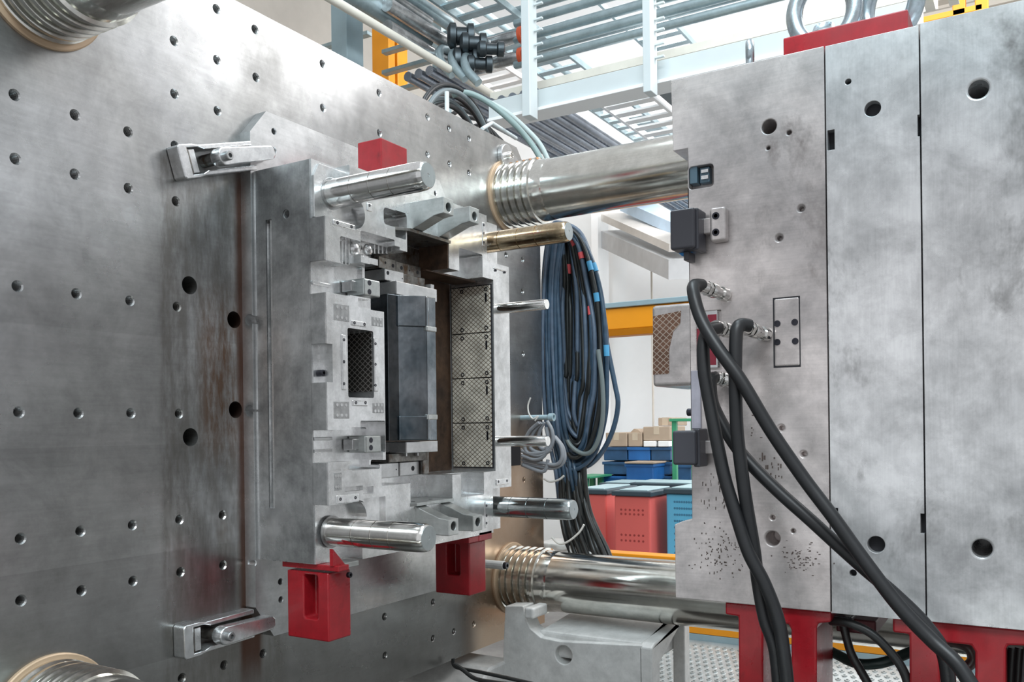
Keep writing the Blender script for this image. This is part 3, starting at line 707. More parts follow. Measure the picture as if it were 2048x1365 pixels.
each('socket_pin', yrect(yrect(B(), 1402, 340, 1416, 344, YR + .006, YR + .012), 1402, 352, 1416, 357, YR + .006, YR + .012), S_CLIP, rm)
# inset plate with four screws
o = obj('inset_plate', yrect(B(), 1547, 598, 1600, 732, YR - .002, YR + .006), S_R, rm, bevel=.004, seg=4, label='rounded bright inset plate')
hb = B()
for u, v in ((1555, 648), (1590, 645), (1555, 685), (1591, 683)):
    p = ay(u, v, YR); lathe(hb, (p.x, YR - .0022, p.z), (0, -1, 0), [(0, .0065), (.001, .0065), (.001, .0035), (-.002, .0035)], 16)
each('screw', hb, S_SCREW, o)
yb0 = yrect(B(), 1545.5, 596.5, 1601.5, 734, YR - .0005, YR + .001); obj('inset_shadow_gap', yb0, S_DARK, rm, bevel=.0)
# protruding core with worn crosshatched face, beyond the plates
yc = 2.22
o = obj('core_block', yrect(B(), 1303, 612, 1470, 768, yc, yc + .26), S_R, rm, bevel=.010, seg=4, label='core block with worn crosshatched side')
obj('crosshatched_face', yslab(B(), [(1306, 633), (1362, 622), (1360, 648), (1346, 664), (1338, 700), (1338, 748), (1306, 750)], yc - .0012, yc + .004), GRIDR, o)
# side plate and its little screw, red and white tag recess
o = obj('edge_strip', yrect(B(), 1381.5, 742, 1402, 858, YR - .004, YR + .01), steel('lilac_grey_steel', (.62, .62, .70), (.5, .5, .58), None), rm, bevel=.001)
obj('edge_screw', bolt_head(B(), ay(1384, 825, YR + .02), (-1, 0, 0), .008, .010), S_SCREW, rm)
c = B(); yrect(c, 1386, 622, 1437, 738, YR - .02, YR + .012); cut(pA, [c])
o = obj('tag_plate', yrect(B(), 1388, 624, 1436, 736, YR + .004, YR + .012), S_CLIP, rm, bevel=.001)
TAGR = plain('tag_red', (.38, .03, .06), .5, 0, .3, 60)
q = each('tag_mark', yrect(yrect(yrect(B(), 1391, 658, 1406, 728, YR + .003, YR + .0042), 1418, 690, 1432, 730, YR + .003, YR + .0042), 1415, 630, 1433, 650, YR + .003, YR + .0042), TAGR, o)
# stamped marks on the left plate: small dark dabs
bm = B(); rr_ = random.Random(3)
def dab(u, v, w, h):
    p = ay(u, v, YR - .0005); k = YR / 1754; q = [ay(u, v, YR), ay(u + w, v, YR), ay(u + w, v + h, YR), ay(u, v + h, YR)]
    prism(bm, [x + Vector((0, -.0004, 0)) for x in q], (0, .002, 0))
for k in range(120):
    u, v = rr_.gauss(1440, 28), rr_.gauss(1105, 26)
    if u > 1362 and v < 1180: dab(u, v, rr_.uniform(1.2, 3), rr_.uniform(1.5, 4))
for k in range(70): dab(rr_.gauss(1600, 26), rr_.gauss(1120, 16), rr_.uniform(1.5, 5), rr_.uniform(1, 3))
for k in range(24): dab(rr_.uniform(1400, 1450), rr_.uniform(940, 1020), rr_.uniform(1, 2), rr_.uniform(3, 9))
for k in range(18): dab(rr_.uniform(1515, 1565), 905 + rr_.uniform(0, 50), rr_.uniform(1.5, 3.5), rr_.uniform(3, 9))
for k in range(16): dab(rr_.uniform(1500, 1520), 800 + k * 5, rr_.uniform(1.5, 5), rr_.uniform(1, 3))
obj('stamped_marks', bm, plain('mark_brown', (.10, .075, .065), .6), rm, kind='stuff')
# -------- latch locks on the edge of the right half
def latch(label, u0, v0, u1, v1, arm, plate, blue):
    a = ay(u0, v1, 1.72); t = root('latch_lock', (XL, 1.74, a.z), label, 'latch')
    obj('black_block', yrect(B(), u0, v0, u1, v1, 1.69, 1.735), BLACKP, t, bevel=.005, seg=3)
    obj('backing_block', yrect(B(), u1 - 6, v0 - 4, u1 + 8, v1 + 4, 1.70, 1.75), BLACKP, t, bevel=.003)
    if arm: obj('latch_arm', yrect(B(), *arm, YR - .022, YR - .004), S_R, t, bevel=.002)
    if plate:
        o = obj('latch_plate', yrect(B(), *plate, YR - .026, YR - .0002), S_R, t, bevel=.006, seg=4)
        for v in (plate[1] + 16, plate[3] - 15):
            p = ay((plate[0] + plate[2]) / 2 - 3, v, YR - .026); bb = lathe(B(), p, (0, -1, 0), [(0, .0075), (.001, .0075), (.001, .004), (-.002, .004)], 18); obj('latch_screw', bb, S_SCREW, o)
    if blue:
        obj('blue_slider', prism(B(), [ay(u, v, 1.73) for u, v in ((1341, 494), (1377, 486), (1376, 506), (1364, 513), (1353, 503))], (0, .05, 0)), LBLUE, t, bevel=.002)
        obj('slider_stop', yrect(B(), 1367, 504, 1378, 520, 1.72, 1.76), BLACKP, t, bevel=.001)
latch('black latch box with blue slider and steel plate, upper edge of right mould half', 1339, 421, 1389, 495, (1386, 440, 1424, 466), (1418, 416, 1451, 480), True)
latch('black latch box without blue slider near the lower edge of the right mould half', 1344, 862, 1392, 931, (1391, 882, 1428, 908), None, False)
# ================================================================ on top of the right half: red lifting bar, shackle rings, eye
yl = 1.80
a, c = ay(1566, 74, yl), ay(1816, 46, yl)
t = root('lifting_bar', ((a.x + c.x) / 2, 1.9, ZT2), 'red steel lifting bar lying on top of the right mould half', 'lifting bar')
obj('bar_body', box(B(), a.x, c.x, yl, 2.02, ZT2 + .002, ay(1566, 76, yl).z), RED, t, bevel=.003)
RING = steel('zinc_ring', (.60, .68, .72), (.40, .47, .52), None, (.22, .35), .9, 12, .6, (30, 30, 30), .05)
def big_ring(u, v, y, R, lab, tilt):
    p = ay(u, v, y); t = root('shackle_ring', (p.x, y, ay(1566, 76, yl).z), lab, 'lifting ring')
    soft(obj('ring', torus(B(), (p.x, y, ay(1566, 76, yl).z + R + .001), (math.sin(tilt), -math.cos(tilt), 0), R, .0165, 56, 20, squash=1.15), RING, t), 60)
    soft(obj('ring_seat', lathe(B(), (p.x, y, ay(1566, 76, yl).z), (0, 0, 1), [(0, .034), (.012, .034), (.02, .024), (.03, .02), (.03, 0)], 32), RING, t), 40)
    return t
big_ring(1648, 20, 1.86, .058, 'thick zinc lifting ring standing near the left end of the red lifting bar', .1)
big_ring(1782, -8, 1.90, .058, 'thick zinc lifting ring standing near the right end of the red lifting bar', -.5)
p = ay(1500, 105, 1.80); t = root('eye_bolt', (p.x, 1.80, ZT2), 'small steel eye bolt on top of the right mould half, beside the red bar', 'eye bolt')
soft(obj('eye', torus(B(), (p.x, 1.80, ZT2 + .032), (1, .25, 0), .024, .0085, 32, 12), RING, t), 60)
# ================================================================ red feet under the right half
def foot(label, polys, y0, y1, holes=()):
    pts = [ay(u, v, y0) for u, v in polys]; t = root('support_foot', (sum(p.x for p in pts) / len(pts), (y0 + y1) / 2, min(p.z for p in pts)), label, 'bracket')
    for p in pts:
        if p.z > ZB2 - .03: p.z = min(p.z, ZB2 - .001)
    obj('foot_body', prism(B(), pts, (0, y1 - y0, 0)), RED, t, bevel=.004)
    for u, v in holes: p = ay(u, v, y0); obj('foot_bolt', bolt_head(B(), p, (0, -1, 0), .009, .006), S_SCREW, t)
    return t
yf = YR + .012
foot('red two-legged foot under the left plate of the right mould half', [(1450, 1200), (1662, 1220), (1662, 1246), (1636, 1248), (1633, 1258), (1633, 1500), (1582, 1500), (1582, 1262), (1577, 1250), (1533, 1246), (1526, 1256), (1525, 1500), (1478, 1500), (1476, 1234), (1450, 1230)], yf, yf + .16)
foot('red two-legged foot under the rightmost plate of the right mould half', [(1785, 1230), (2110, 1262), (2110, 1500), (2090, 1500), (2090, 1295), (2016, 1292), (2012, 1300), (2012, 1500), (1950, 1500), (1950, 1305), (1942, 1292), (1888, 1286), (1880, 1296), (1880, 1500), (1820, 1500), (1818, 1270), (1785, 1266)], yf, yf + .16)
DKR = plain('dark_maroon_steel', (.10, .02, .025), .5, .3)
t = root('hose_manifold', (X1 + .1, 1.90, ZB2 - .08), 'dark maroon block hanging under the middle plate between the two red feet', 'manifold block')
obj('manifold_body', yrect(B(), 1672, 1236, 1752, 1272, 1.86, 2.05), DKR, t, bevel=.003)
obj('manifold_strip', yrect(B(), 1664, 1232, 1704, 1246, 1.80, 1.86), BLACKP, t, bevel=.002)
# ================================================================ hoses over the right half
def hose(name, label, cat, pts, r, mat, group=None, n=14, k=10):
    return soft(obj(name, tube(B(), pts, r, n, k), mat, None, label=label, cat=cat, group=group), 60)
def hp(L): return [ay(u, v, y) for u, v, y in L]
hose('hydraulic_hose', 'thick black hose from the topmost chrome fitting, running down to the right red foot', 'hose',
     hp([(1404, 571, 1.69), (1388, 572, 1.66), (1388, 592, 1.64), (1402, 638, 1.63), (1434, 694, 1.62), (1482, 762, 1.62), (1542, 862, 1.63), (1608, 958, 1.64), (1667, 1036, 1.64), (1727, 1120, 1.64), (1798, 1213, 1.64), (1862, 1280, 1.64), (1915, 1330, 1.63), (1960, 1400, 1.62)]), .0125, HOSE)
hose('hydraulic_hose', 'thick black hose passing lower than its neighbour across the middle plate', 'hose',
     hp([(1436, 756, 1.735), (1424, 758, 1.71), (1421, 775, 1.70), (1428, 815, 1.69), (1463, 880, 1.685), (1498, 925, 1.68), (1556, 983, 1.675), (1620, 1040, 1.67), (1677, 1092, 1.67), (1731, 1140, 1.675), (1790, 1190, 1.685), (1850, 1250, 1.69), (1888, 1310, 1.69), (1900, 1400, 1.69)]), .0125, HOSE)
hose('hydraulic_hose', 'black hose running steeply down the left side of the left plate', 'hose',
     hp([(1437, 656, 1.70), (1416, 662, 1.66), (1407, 690, 1.645), (1408, 740, 1.64), (1414, 780, 1.64), (1430, 864, 1.64), (1449, 955, 1.64), (1475, 1040, 1.64), (1498, 1108, 1.64), (1529, 1168, 1.645), (1556, 1240, 1.65), (1568, 1310, 1.65), (1578, 1400, 1.65)]), .0125, HOSE)
hose('hydraulic_hose', 'black hose hanging straight from the middle fitting beside the rounded inset plate', 'hose',
     hp([(1500, 652, 1.665), (1482, 650, 1.65), (1473, 664, 1.64), (1471, 720, 1.635), (1471, 780, 1.635), (1474, 860, 1.64), (1483, 940, 1.645), (1493, 1010, 1.65), (1508, 1100, 1.66), (1516, 1165, 1.67), (1530, 1240, 1.67), (1550, 1300, 1.67), (1560, 1400, 1.67)]), .0125, HOSE)
def fitting(label, pts):
    P = hp(pts); a, e = P[0], P[-1]; t = root('hose_fitting', a, label, 'hose fitting'); d = (e - a); L = d.length
    soft(obj('fitting_body', lathe(B(), a, d, [(0, .009), (.1 * L, .009), (.1 * L, .0135), (.28 * L, .0135), (.28 * L, .010), (.42 * L, .010), (.42 * L, .0145), (.5 * L, .0155), (.6 * L, .0145), (.6 * L, .011), (.78 * L, .011), (.78 * L, .014), (.93 * L, .014), (L, .010), (L, 0)], 24), CHROME, t), 30)
    obj('hex_nut', lathe(B(), a + d * .30, d, [(0, .0155), (.1 * L, .0155), (.1 * L, 0)], 6), CHROME, t, bevel=.001)
    return t
fitting('chrome quick coupling at the top of the hose group on the right mould half', [(1394, 570, 1.68), (1455, 592, 1.757)])
fitting('chrome quick coupling pointing at the rounded inset plate', [(1478, 650, 1.665), (1536, 672, 1.757)])
fitting('chrome quick coupling with a hose behind the straight hanging hose', [(1424, 652, 1.69), (1478, 668, 1.757)])
fitting('lowest chrome quick coupling of the hose group', [(1424, 755, 1.72), (1468, 764, 1.757)])
hose('hydraulic_hose', 'dark green-black hose sagging between the two red feet', 'hose', hp([(1636, 1290, 1.98), (1670, 1308, 1.95), (1715, 1328, 1.93), (1765, 1326, 1.93), (1818, 1306, 1.95), (1850, 1290, 1.97)]), .011, plain('green_black_hose', (.02, .05, .045), .35))
hose('hydraulic_hose', 'thin black hose dropping under the dark maroon block', 'hose', hp([(1686, 1246, 1.84), (1694, 1280, 1.84), (1706, 1315, 1.84), (1740, 1375, 1.84), (1760, 1420, 1.84)]), .0085, CABLEK)
hose('hydraulic_hose', 'thin black hose arching from the dark maroon block towards the right foot', 'hose', hp([(1662, 1243, 1.80), (1700, 1248, 1.78), (1745, 1270, 1.78), (1785, 1310, 1.78), (1810, 1350, 1.78), (1822, 1400, 1.78)]), .0085, CABLEK)
hose('hydraulic_hose', 'grey armoured hose curling behind the legs of the right red foot', 'hose', hp([(1866, 1300, 2.0), (1900, 1285, 1.98), (1935, 1295, 1.97), (1946, 1320, 1.97), (1925, 1338, 1.97), (1880, 1340, 1.99)]), .011, plain('armoured_hose', (.20, .19, .18), .4, .5))
for i, (u, col_) in enumerate(((2026, CABLEK), (2040, CABLEK), (2056, CABLEG))):
    hose('hydraulic_hose', ('black hose hanging in the last opening of the right red foot', 'black hose beside the frame edge in the right red foot opening', 'grey hose at the far side of the right red foot opening')[i], 'hose', hp([(u, 1296, 1.86), (u - 3, 1330, 1.86), (u - 8, 1420, 1.86)]), .008, col_)
hose('hydraulic_hose', 'loose hose end inside the left red foot opening', 'hose', hp([(1548, 1240, 1.72), (1556, 1290, 1.71), (1562, 1330, 1.71), (1566, 1342, 1.71)]), .0085, plain('grey_hose', (.12, .125, .13), .4))
# ================================================================ cable bundles by the far platen edge
LINES = []
gname = 'blue-black cables looped in the big hanging bundle'
def cable_loop(ul, ur, vt, vb, y, mat, r, um, w=(0, 0)):
    pts = [(um, vt), ((um + ul) / 2 - 4, vt + 14), (ul + 2, vt + 90), (ul, (vt + vb) / 2 - 40), (ul + 4, (vt + vb) / 2 + 80), (ul + (um - ul) * .35 + w[0], vb - 110), (um + 6 + w[0], vb - 30), (um + 26 + w[0], vb),
           (um + (ur - um) * .72, vb - 22), (ur - 6, vb - 90), (ur, (vt + vb) / 2 + 80), (ur - 1, (vt + vb) / 2 - 30), (ur - (ur - um) * .18, vt + 110), (ur - (ur - um) * .52, vt + 26)]
    P = [ay(u + rnd(-2, 2), v + rnd(-4, 4), y + rnd(-.012, .012)) for u, v in pts]
    LINES.append((None, curve_pts(P, 6, True))); return tube(B(), P, r, 9, 6, True)
rl = random.Random(11)
loops = []
for k in range(38):
    f = k / 37
    ul = 1088 + 46 * f + rl.uniform(-3, 3); ur = 1213 - 72 * f + rl.uniform(-5, 5); vt = 452 + 20 * f + rl.uniform(-6, 6); vb = 938 - 95 * f + rl.uniform(-10, 10)
    y = 3.60 + .09 * f + rl.uniform(-.04, .04); mat = (CABLE, CABLEK, CABLE2, CABLE, CABLEK, CABLE2, CABLE)[k % 7]
    loops.append((soft(obj('looped_cable', cable_loop(ul, ur, vt, vb, y, mat, .0105, 1122 + 10 * f), mat, None, label='blue-black cable among the many looped in the hanging bundle', cat='cable', group=gname), 60), ul, ur, vt, vb, y)); LINES[-1] = (loops[-1][0], LINES[-1][1])
# strands that fan out on the left and the right of the bundle
for k in range(6):
    u0 = 1090 + k * 5.5; P = [(u0 + 10, 465), (u0 - 1, 560), (u0 - 4 + k, 680), (u0 + k, 790), (u0 + 6 + k, 860), (u0 + 16 + k * 2, 910), (u0 + 24 + k * 2, 950), (u0 + 28 + k * 3, 1010)]
    soft(obj('hanging_cable', tube(B(), [ay(u + rnd(-2, 2), v, (3.53 if v < 900 else 3.60 if v < 1000 else 3.66) + rnd(-.01, .01)) for u, v in P], .010, 9, 7), (CABLE2, CABLE, CABLE)[k % 3], None, label='dark cable hanging down in front of the looped bundle by the platen edge', cat='cable', group='straight cables on the platen side of the bundle'), 60)
soft(obj('looped_cable', tube(B(), [ay(u, v, 3.62) for u, v in ((1206, 640), (1216, 700), (1230, 770), (1236, 810), (1226, 860), (1204, 905), (1176, 932), (1140, 938))], .0115, 12, 8), CABLE, None, label='single cable bowing out farthest to the right of the hanging bundle', cat='cable'), 60)
soft(obj('looped_cable', tube(B(), [ay(u, v, 3.56) for u, v in ((1118, 800), (1124, 850), (1140, 890), (1166, 908), (1186, 900), (1200, 868), (1206, 820), (1204, 760), (1196, 700))], .0105, 12, 8), plain('grey_green_cable', (.16, .19, .19), .4), None, label='grey-green cable crossing the bottom of the hanging bundle', cat='cable'), 60)
# tapes
def px(p):
    d = Vector(p) - EYE; t = d.dot(FW); x, y = d.dot(RX) / t * F, -d.z / t * F; return 1024 + x * cr + y * sr, HV - x * sr + y * cr, t
def tape(u, v, length, mat, lab):
    """wrap a band round the cable that passes nearest to the camera there"""
    best = None
    for o, pts in LINES:
        for i in range(1, len(pts) - 1):
            a, b, t = px(pts[i]); dd = math.hypot(a - u, b - v)
            if dd < 12 and (best is None or dd + t * 150 < best[0]): best = (dd + t * 150, o, pts, i)
    if not best: return
    _, o, pts, i = best; d = (pts[i + 1] - pts[i - 1]).normalized(); c = pts[i]
    soft(obj('tape', cyl(B(), c - d * length / 2, c + d * length / 2, .0128, 18), mat, o, label=lab), 40)
for u, v, l, m_, lab in ((1138, 535, .045, TAPER, 'red tape band'), (1173, 620, .04, TAPER, 'red tape band, lowest'), (1146, 486, .035, TAPER, 'red tape band'), (1153, 510, .03, TAPER, 'narrow red tape band'),
             (1174, 536, .045, TAPEB, 'blue tape band'), (1190, 538, .04, TAPEB, 'blue tape band'), (1196, 592, .04, TAPEB, 'blue tape band'), (1207, 700, .05, TAPEB, 'blue tape band, lowest')):
    tape(u, v, l, m_, lab)
for k in range(10):
    u0 = 1118 + k * 5.5; P = [(u0, 925), (u0 + 2, 970), (u0 + 4 + k, 1020), (u0 + 10 + k * 2, 1060), (u0 + 22 + k * 2.6, 1100), (u0 + 40 + k * 3, 1150)]
    soft(obj('hanging_cable', tube(B(), [ay(u + rnd(-2, 2), v, 3.62 + rnd(-.02, .02)) for u, v in P], .012, 9, 6), CABLEK, None, label='black cable running down from the bundle to the white casting', cat='cable', group='black cables dropping behind the lower tie bar'), 60)
for P, lab in ((((1165, 920), (1172, 990), (1180, 1050), (1192, 1110)), 'black cable hanging apart from the rest, before the red bin'), (((1150, 930), (1160, 1000), (1166, 1060), (1180, 1120)), 'black cable second from the right of the dropping cables')):
    soft(obj('hanging_cable', tube(B(), [ay(u, v, 3.66) for u, v in P], .0105, 9, 8), CABLEK, None, label=lab, cat='cable'), 60)
for (P, lab) in ((((1088, 958), (1100, 964), (1118, 960), (1128, 952)), 'thin white tie round the upper part of the dropping black cables'), (((1104, 1076), (1118, 1088), (1136, 1084), (1158, 1066), (1168, 1050)), 'white cord tied low round the dropping black cables')):
    soft(obj('cable_tie', tube(B(), [ay(u, v, 3.57) for u, v in P], .005, 8, 6), CORD, None, label=lab, cat='tie'), 60)
# grey signal cables and their post
t = root('cable_post', ax(1050, 838, XP), 'dark tube post with an open end that carries the grey cables', 'post')
py = 3.30; a, e = ay(1052, 836, py), ay(1108, 833, py)
soft(obj('post_tube', lathe(B(), (XP, py, a.z), (1, 0, 0), [(0, .011), (e.x - XP - .03, .011), (e.x - XP - .022, .017), (e.x - XP, .017), (e.x - XP, .010), (e.x - XP - .01, .009), (e.x - XP - .01, 0)], 24), BLUEP, t), 30)
gcol = 'grey signal cables drooping from the dark post'
gy = 3.24
for k, P in enumerate([[(1078, 846), (1060, 862), (1050, 884), (1054, 905), (1080, 912), (1102, 900)], [(1082, 846), (1068, 864), (1060, 884), (1064, 900), (1088, 906), (1104, 886)],
    [(1088, 845), (1080, 862), (1076, 884), (1086, 899), (1104, 886), (1100, 855)], [(1094, 843), (1104, 862), (1105, 888), (1092, 904), (1062, 908), (1044, 902)],
    [(1104, 870), (1120, 890), (1124, 915), (1112, 930), (1080, 926), (1046, 920)], [(1110, 874), (1126, 896), (1128, 922), (1110, 936), (1078, 934), (1046, 927)],
    [(1044, 912), (1070, 920), (1090, 910), (1096, 880), (1092, 855)], [(1044, 930), (1064, 938), (1084, 944), (1092, 938), (1096, 920)]]):
    soft(obj('signal_cable', tube(B(), [ay(u, v, gy + .012 * (k % 3)) for u, v in P], .0082, 9, 8), CABLEG, None, label='soft grey cable in the small bunch behind the lower return pin', cat='cable', group=gcol), 60)
soft(obj('cable_tie', tube(B(), [ay(u, v, 3.22) for u, v in ((1061, 796), (1056, 812), (1058, 828), (1066, 838), (1076, 833), (1070, 842))], .0035, 8, 8), CORD, None, label='white tie with a long free tail on the dark post', cat='tie'), 60)
p = ax(1024, 902, -1.70); t = root('terminal_box', (p.x, p.y + .05, CZ - .17), 'black terminal box on the far side of the left mould half, grey cables plugged in', 'terminal box')
obj('box_body', xrect(B(), 1022, 893, 1042, 931, -1.74, -1.80), plain('matt_black', (.008, .008, .010), .7, 0, .1, 8, .2), t, bevel=.002)
for k in range(5):
    q = ay(1044, 900 + k * 7, gy); soft(obj('cable_gland', lathe(B(), q - Vector((.02, 0, 0)), (1, 0, 0), [(0, .008), (.012, .008), (.02, .006), (.02, 0)], 10), CHROME, t), 30)
# ================================================================ coil of hoses on the platen top
cx = -2.25
for k in range(7):
    R = .31 - .026 * k; p = ax(917, 322, cx)
    soft(obj('coiled_hose', torus(B(), (cx + .03 * (k % 2) - .02 * k, p.y, p.z + .02), (1, 0, 0), R, .0115, 48, 10), (HOSE, plain('worn_hose', (.16, .19, .20), .45), GHOSE)[k % 3 if k % 3 < 2 else 1], None, label=('outermost', 'second', 'third', 'fourth', 'fifth', 'sixth', 'innermost')[k] + ' ring from outside in the front hose coil on the platen top', cat='hose', group='coiled hoses behind the platen top'), 60)
for k in range(7):
    p = ax(917 + k * 14, 330 + k * 8, -2.36 - .03 * k)
    soft(obj('coiled_hose', torus(B(), (-2.36 - .035 * k, p.y + .01 * k, p.z + .02), (1, .0, 0), .30 - .006 * k, .011, 48, 10), HOSE, None, label='black hose ring deeper in the coil, beyond the front rings', cat='hose', group='rear rings of the hose coil'), 60)
hose('feed_hose', 'green-grey hose sweeping from the coil down behind the upper tie bar', 'hose', [ay(u, v, y) for u, v, y in ((905, 190, 3.3), (935, 186, 3.35), (975, 204, 3.4), (1020, 240, 3.45), (1055, 278, 3.5), (1078, 312, 3.5), (1090, 345, 3.5))], .0135, GHOSE)
hose('feed_hose', 'pale hose running just beyond the green-grey hose', 'hose', [ay(u, v, y) for u, v, y in ((960, 196, 3.5), (1010, 222, 3.55), (1056, 262, 3.6), (1082, 292, 3.6), (1100, 330, 3.6))], .012, plain('pale_hose', (.40, .47, .46), .45))
t = root('hose_rack', (XP - .3, 3.0, 2.92), 'thin pale steel rack holding the coiled hoses on the platen top', 'rack')
a = ax(894, 222, -2.0); soft(obj('rack_rod', cyl(B(), (a.x, a.y, 2.92), (a.x, a.y, ax(894, 184, -2.0).z), .009, 12), GREYP, t))
a, e, f = ax(964, 258, -2.0), ax(984, 246, -2.1), ax(1032, 277, -2.1)
soft(obj('rack_rod', cyl(B(), a, e, .008, 12), GREYP, t)); soft(obj('rack_rod', cyl(B(), e, f, .009, 12), GREYP, t))
# ================================================================ white casting under the far tie bar
yw0 = 2.97
t = root('machine_bed', (-1.2, 3.4, 0), 'white painted machine bed casting with a round port under the lower far tie bar', 'machine casting')
xr_ = ay(1322, 1250, yw0).x; xl_ = ay(1010, 1215, yw0).x; z_t = ay(1012, 1213, yw0).z; z_s = ay(1180, 1282, yw0).z; z_r = ay(1296, 1262, yw0).z
q = [ay(u, v, yw0) for u, v in ((1010, 1213), (1046, 1213), (1050, 1234), (1060, 1258), (1082, 1276), (1120, 1284), (1284, 1292), (1288, 1600), (1005, 1600), (1006, 1300))]
o = obj('front_web', prism(B(), q, (0, .085, 0)), CAST, t, bevel=.012, seg=3)
c1 = B(); p = ay(1127, 1311, yw0); cyl(c1, (p.x, yw0 - .05, p.z), (p.x, yw0 + .2, p.z), .036, 32); cut(o, [c1])
q = [ay(u, v, yw0) for u, v in ((1084, 1268), (1292, 1276), (1284, 1296), (1120, 1289))]
obj('port_back', cyl(B(), (p.x, yw0 + .095, p.z), (p.x, yw0 + .10, p.z), .04), S_SIDE, t)
a1 = ay(1070, 1262, yw0); b1 = ay(1288, 1290, yw0)
obj('sloped_deck', prism(B(), [(a1.x, yw0 + .03, b1.z - .004), (a1.x, yw0 + .32, .925), (a1.x, yw0 + .42, .925), (a1.x, yw0 + .42, b1.z - .10), (a1.x, yw0 + .03, b1.z - .10)], (b1.x - a1.x - .02, 0, 0)), CAST, t, bevel=.01)
obj('end_frame', prism(B(), [(b1.x - .02, yw0 + .0, 0), (b1.x - .02, yw0, b1.z - .01), (b1.x - .02, yw0 + .03, b1.z + .002), (b1.x - .02, yw0 + .36, .93), (b1.x - .02, yw0 + .40, .93), (b1.x - .02, yw0 + .40, 0), (b1.x - .02, yw0 + .34, 0), (b1.x - .02, yw0 + .34, z_t - .05), (b1.x - .02, yw0 + .08, b1.z - .08), (b1.x - .02, yw0 + .08, 0)], (.05, 0, 0)), CAST, t, bevel=.006)
obj('foot_lug', soft_b if False else yrect(B(), 1048, 1216, 1066, 1240, yw0 - .02, yw0 + .1), CAST, t, bevel=.008, seg=3)
obj('lower_rail', prism(B(), [(-2.3, 2.75, 0), (-2.3, 2.75, CZ - 1.0), (-2.3, 2.86, CZ - .93), (-2.3, 3.02, CZ - .93), (-2.3, 3.02, 0)], (xl_ + 2.3 - .0, 0, 0)), CAST, t, bevel=.01)
obj('deck_plate', box(B(), -2.3, .6, .3, 2.749, .55, .62), steel('bed_dark_deck', (.20, .20, .19), (.09, .09, .09), None, (.4, .6), .4), t)
b = ay(1075, 1092, 3.62); e = ay(1182, 1092, 3.62)
t = root('cable_tray', (b.x, 3.7, b.z - .05), 'white cast bracket behind the lower tie bar where the black cables go down', 'bracket')
obj('tray_body', prism(B(), [ay(u, v, 3.62) for u, v in ((1070, 1086), (1152, 1092), (1182, 1106), (1182, 1126), (1070, 1120))], (0, .2, 0)), CAST, t, bevel=.008)
hose('floor_cable', 'black cable lying along the foot of the white machine bed', 'cable', [ay(u, v, 2.72) for u, v in ((906, 1318), (912, 1335), (960, 1345), (1020, 1358), (1080, 1372))], .007, CABLEK)
hose('floor_cable', 'second black cable crossing under the first at the foot of the white bed', 'cable', [ay(u, v, 2.70) for u, v in ((908, 1330), (925, 1340), (950, 1358), (990, 1366), (1040, 1372))], .008, CABLEK)
# ================================================================ things beyond the machine
def ybar(name, u0, v0, u1, y, h_px, dep, mat, label, cat, group=None, bev=.004):
    """long bar parallel to the machine axis; v0 = its top edge at u0, h_px its height there"""
    a, c, e = ay(u0, v0, y), ay(u0, v0 + h_px, y), ay(u1, v0, y)
    return obj(name, box(B(), a.x, e.x, y, y + dep, c.z, a.z), mat, None, bevel=bev, label=label, cat=cat, group=group)
a, c, e = ay(1205, 619, 4.6), ay(1205, 673, 4.6), ay(1420, 600, 4.6)
t = root('guard_rail', (-.9, 4.65, c.z), 'orange safety beam with blue-grey top profile between the two mould halves', 'beam')
xa = ay(1085, 630, 4.6).x
obj('beam_body', box(B(), xa, e.x + .3, 4.6, 4.72, c.z + .035, a.z), ORANGE, t, bevel=.004)
obj('beam_lip', prism(B(), [(xa, 4.6, c.z + .034), (xa, 4.63, c.z), (xa, 4.72, c.z), (xa, 4.72, c.z + .034)], (e.x + .3 - xa, 0, 0)), ORANGE, t, bevel=.003)
obj('top_profile', box(B(), xa, e.x + .3, 4.58, 4.74, a.z + .001, a.z + .030), BLUEP, t, bevel=.003)
obj('beam_post', box(B(), e.x + .1, e.x + .22, 4.6, 4.72, 0, c.z - .001), ORANGE, t, bevel=.004)
ybar('floor_rail', 1150, 1101, 1480, 4.3, 9, .1, ORANGE, 'low orange rail in front of the red bins', 'rail')
ybar('step_edge', 1330, 1246, 1990, 4.1, 15, .14, ORANGE, 'orange edge strip above the perforated step, lower right', 'rail')
# perforated tread
ys = 4.0; p0 = ay(1335, 1262, 4.10); p1 = ay(1335, 1328, ys - .25)
t = root('perforated_step', (.2, 3.95, p1.z - .1), 'grey perforated metal step tread with raised rings behind the red feet', 'step')
zst = p0.z - .03; xs0, xs1 = p0.x - .12, 1.55
ya_, yb_ = 3.42, 4.10
slope = (zst - (zst - .10))
obj('tread_plate', prism(B(), [(xs0, ya_, zst - .11), (xs0, yb_, zst), (xs0, yb_, zst - .02), (xs0, ya_, zst - .13)], (xs1 - xs0, 0, 0)), steel('tread_zinc', (.62, .66, .66), (.45, .48, .48), None, (.3, .45), .6), t, bevel=.002)
obj('tread_lip', box(B(), xs0, xs1, ya_ - .02, ya_, zst - .17, zst - .108), S_CLIP, t, bevel=.002)
obj('tread_back', box(B(), xs0, xs1, yb_, yb_ + .02, zst - .02, zst + .03), BLUEP, t, bevel=.002)
bm = B(); nx = int((xs1 - xs0 - .04) / .036); ny = 15
for i in range(nx):
    for j in range(ny):
        x = xs0 + .03 + i * .036 + (j % 2) * .018; y = ya_ + .03 + j * .042; z = zst - .11 + (y - ya_) / (yb_ - ya_) * .11
        lathe(bm, (x, y, z - .001), (0, -.16, 1), [(0, .013), (.006, .010), (.006, .006), (.0005, .005)], 8)
obj('tread_rings', bm, steel('tread_zinc', (.62, .66, .66)), t, kind='stuff')
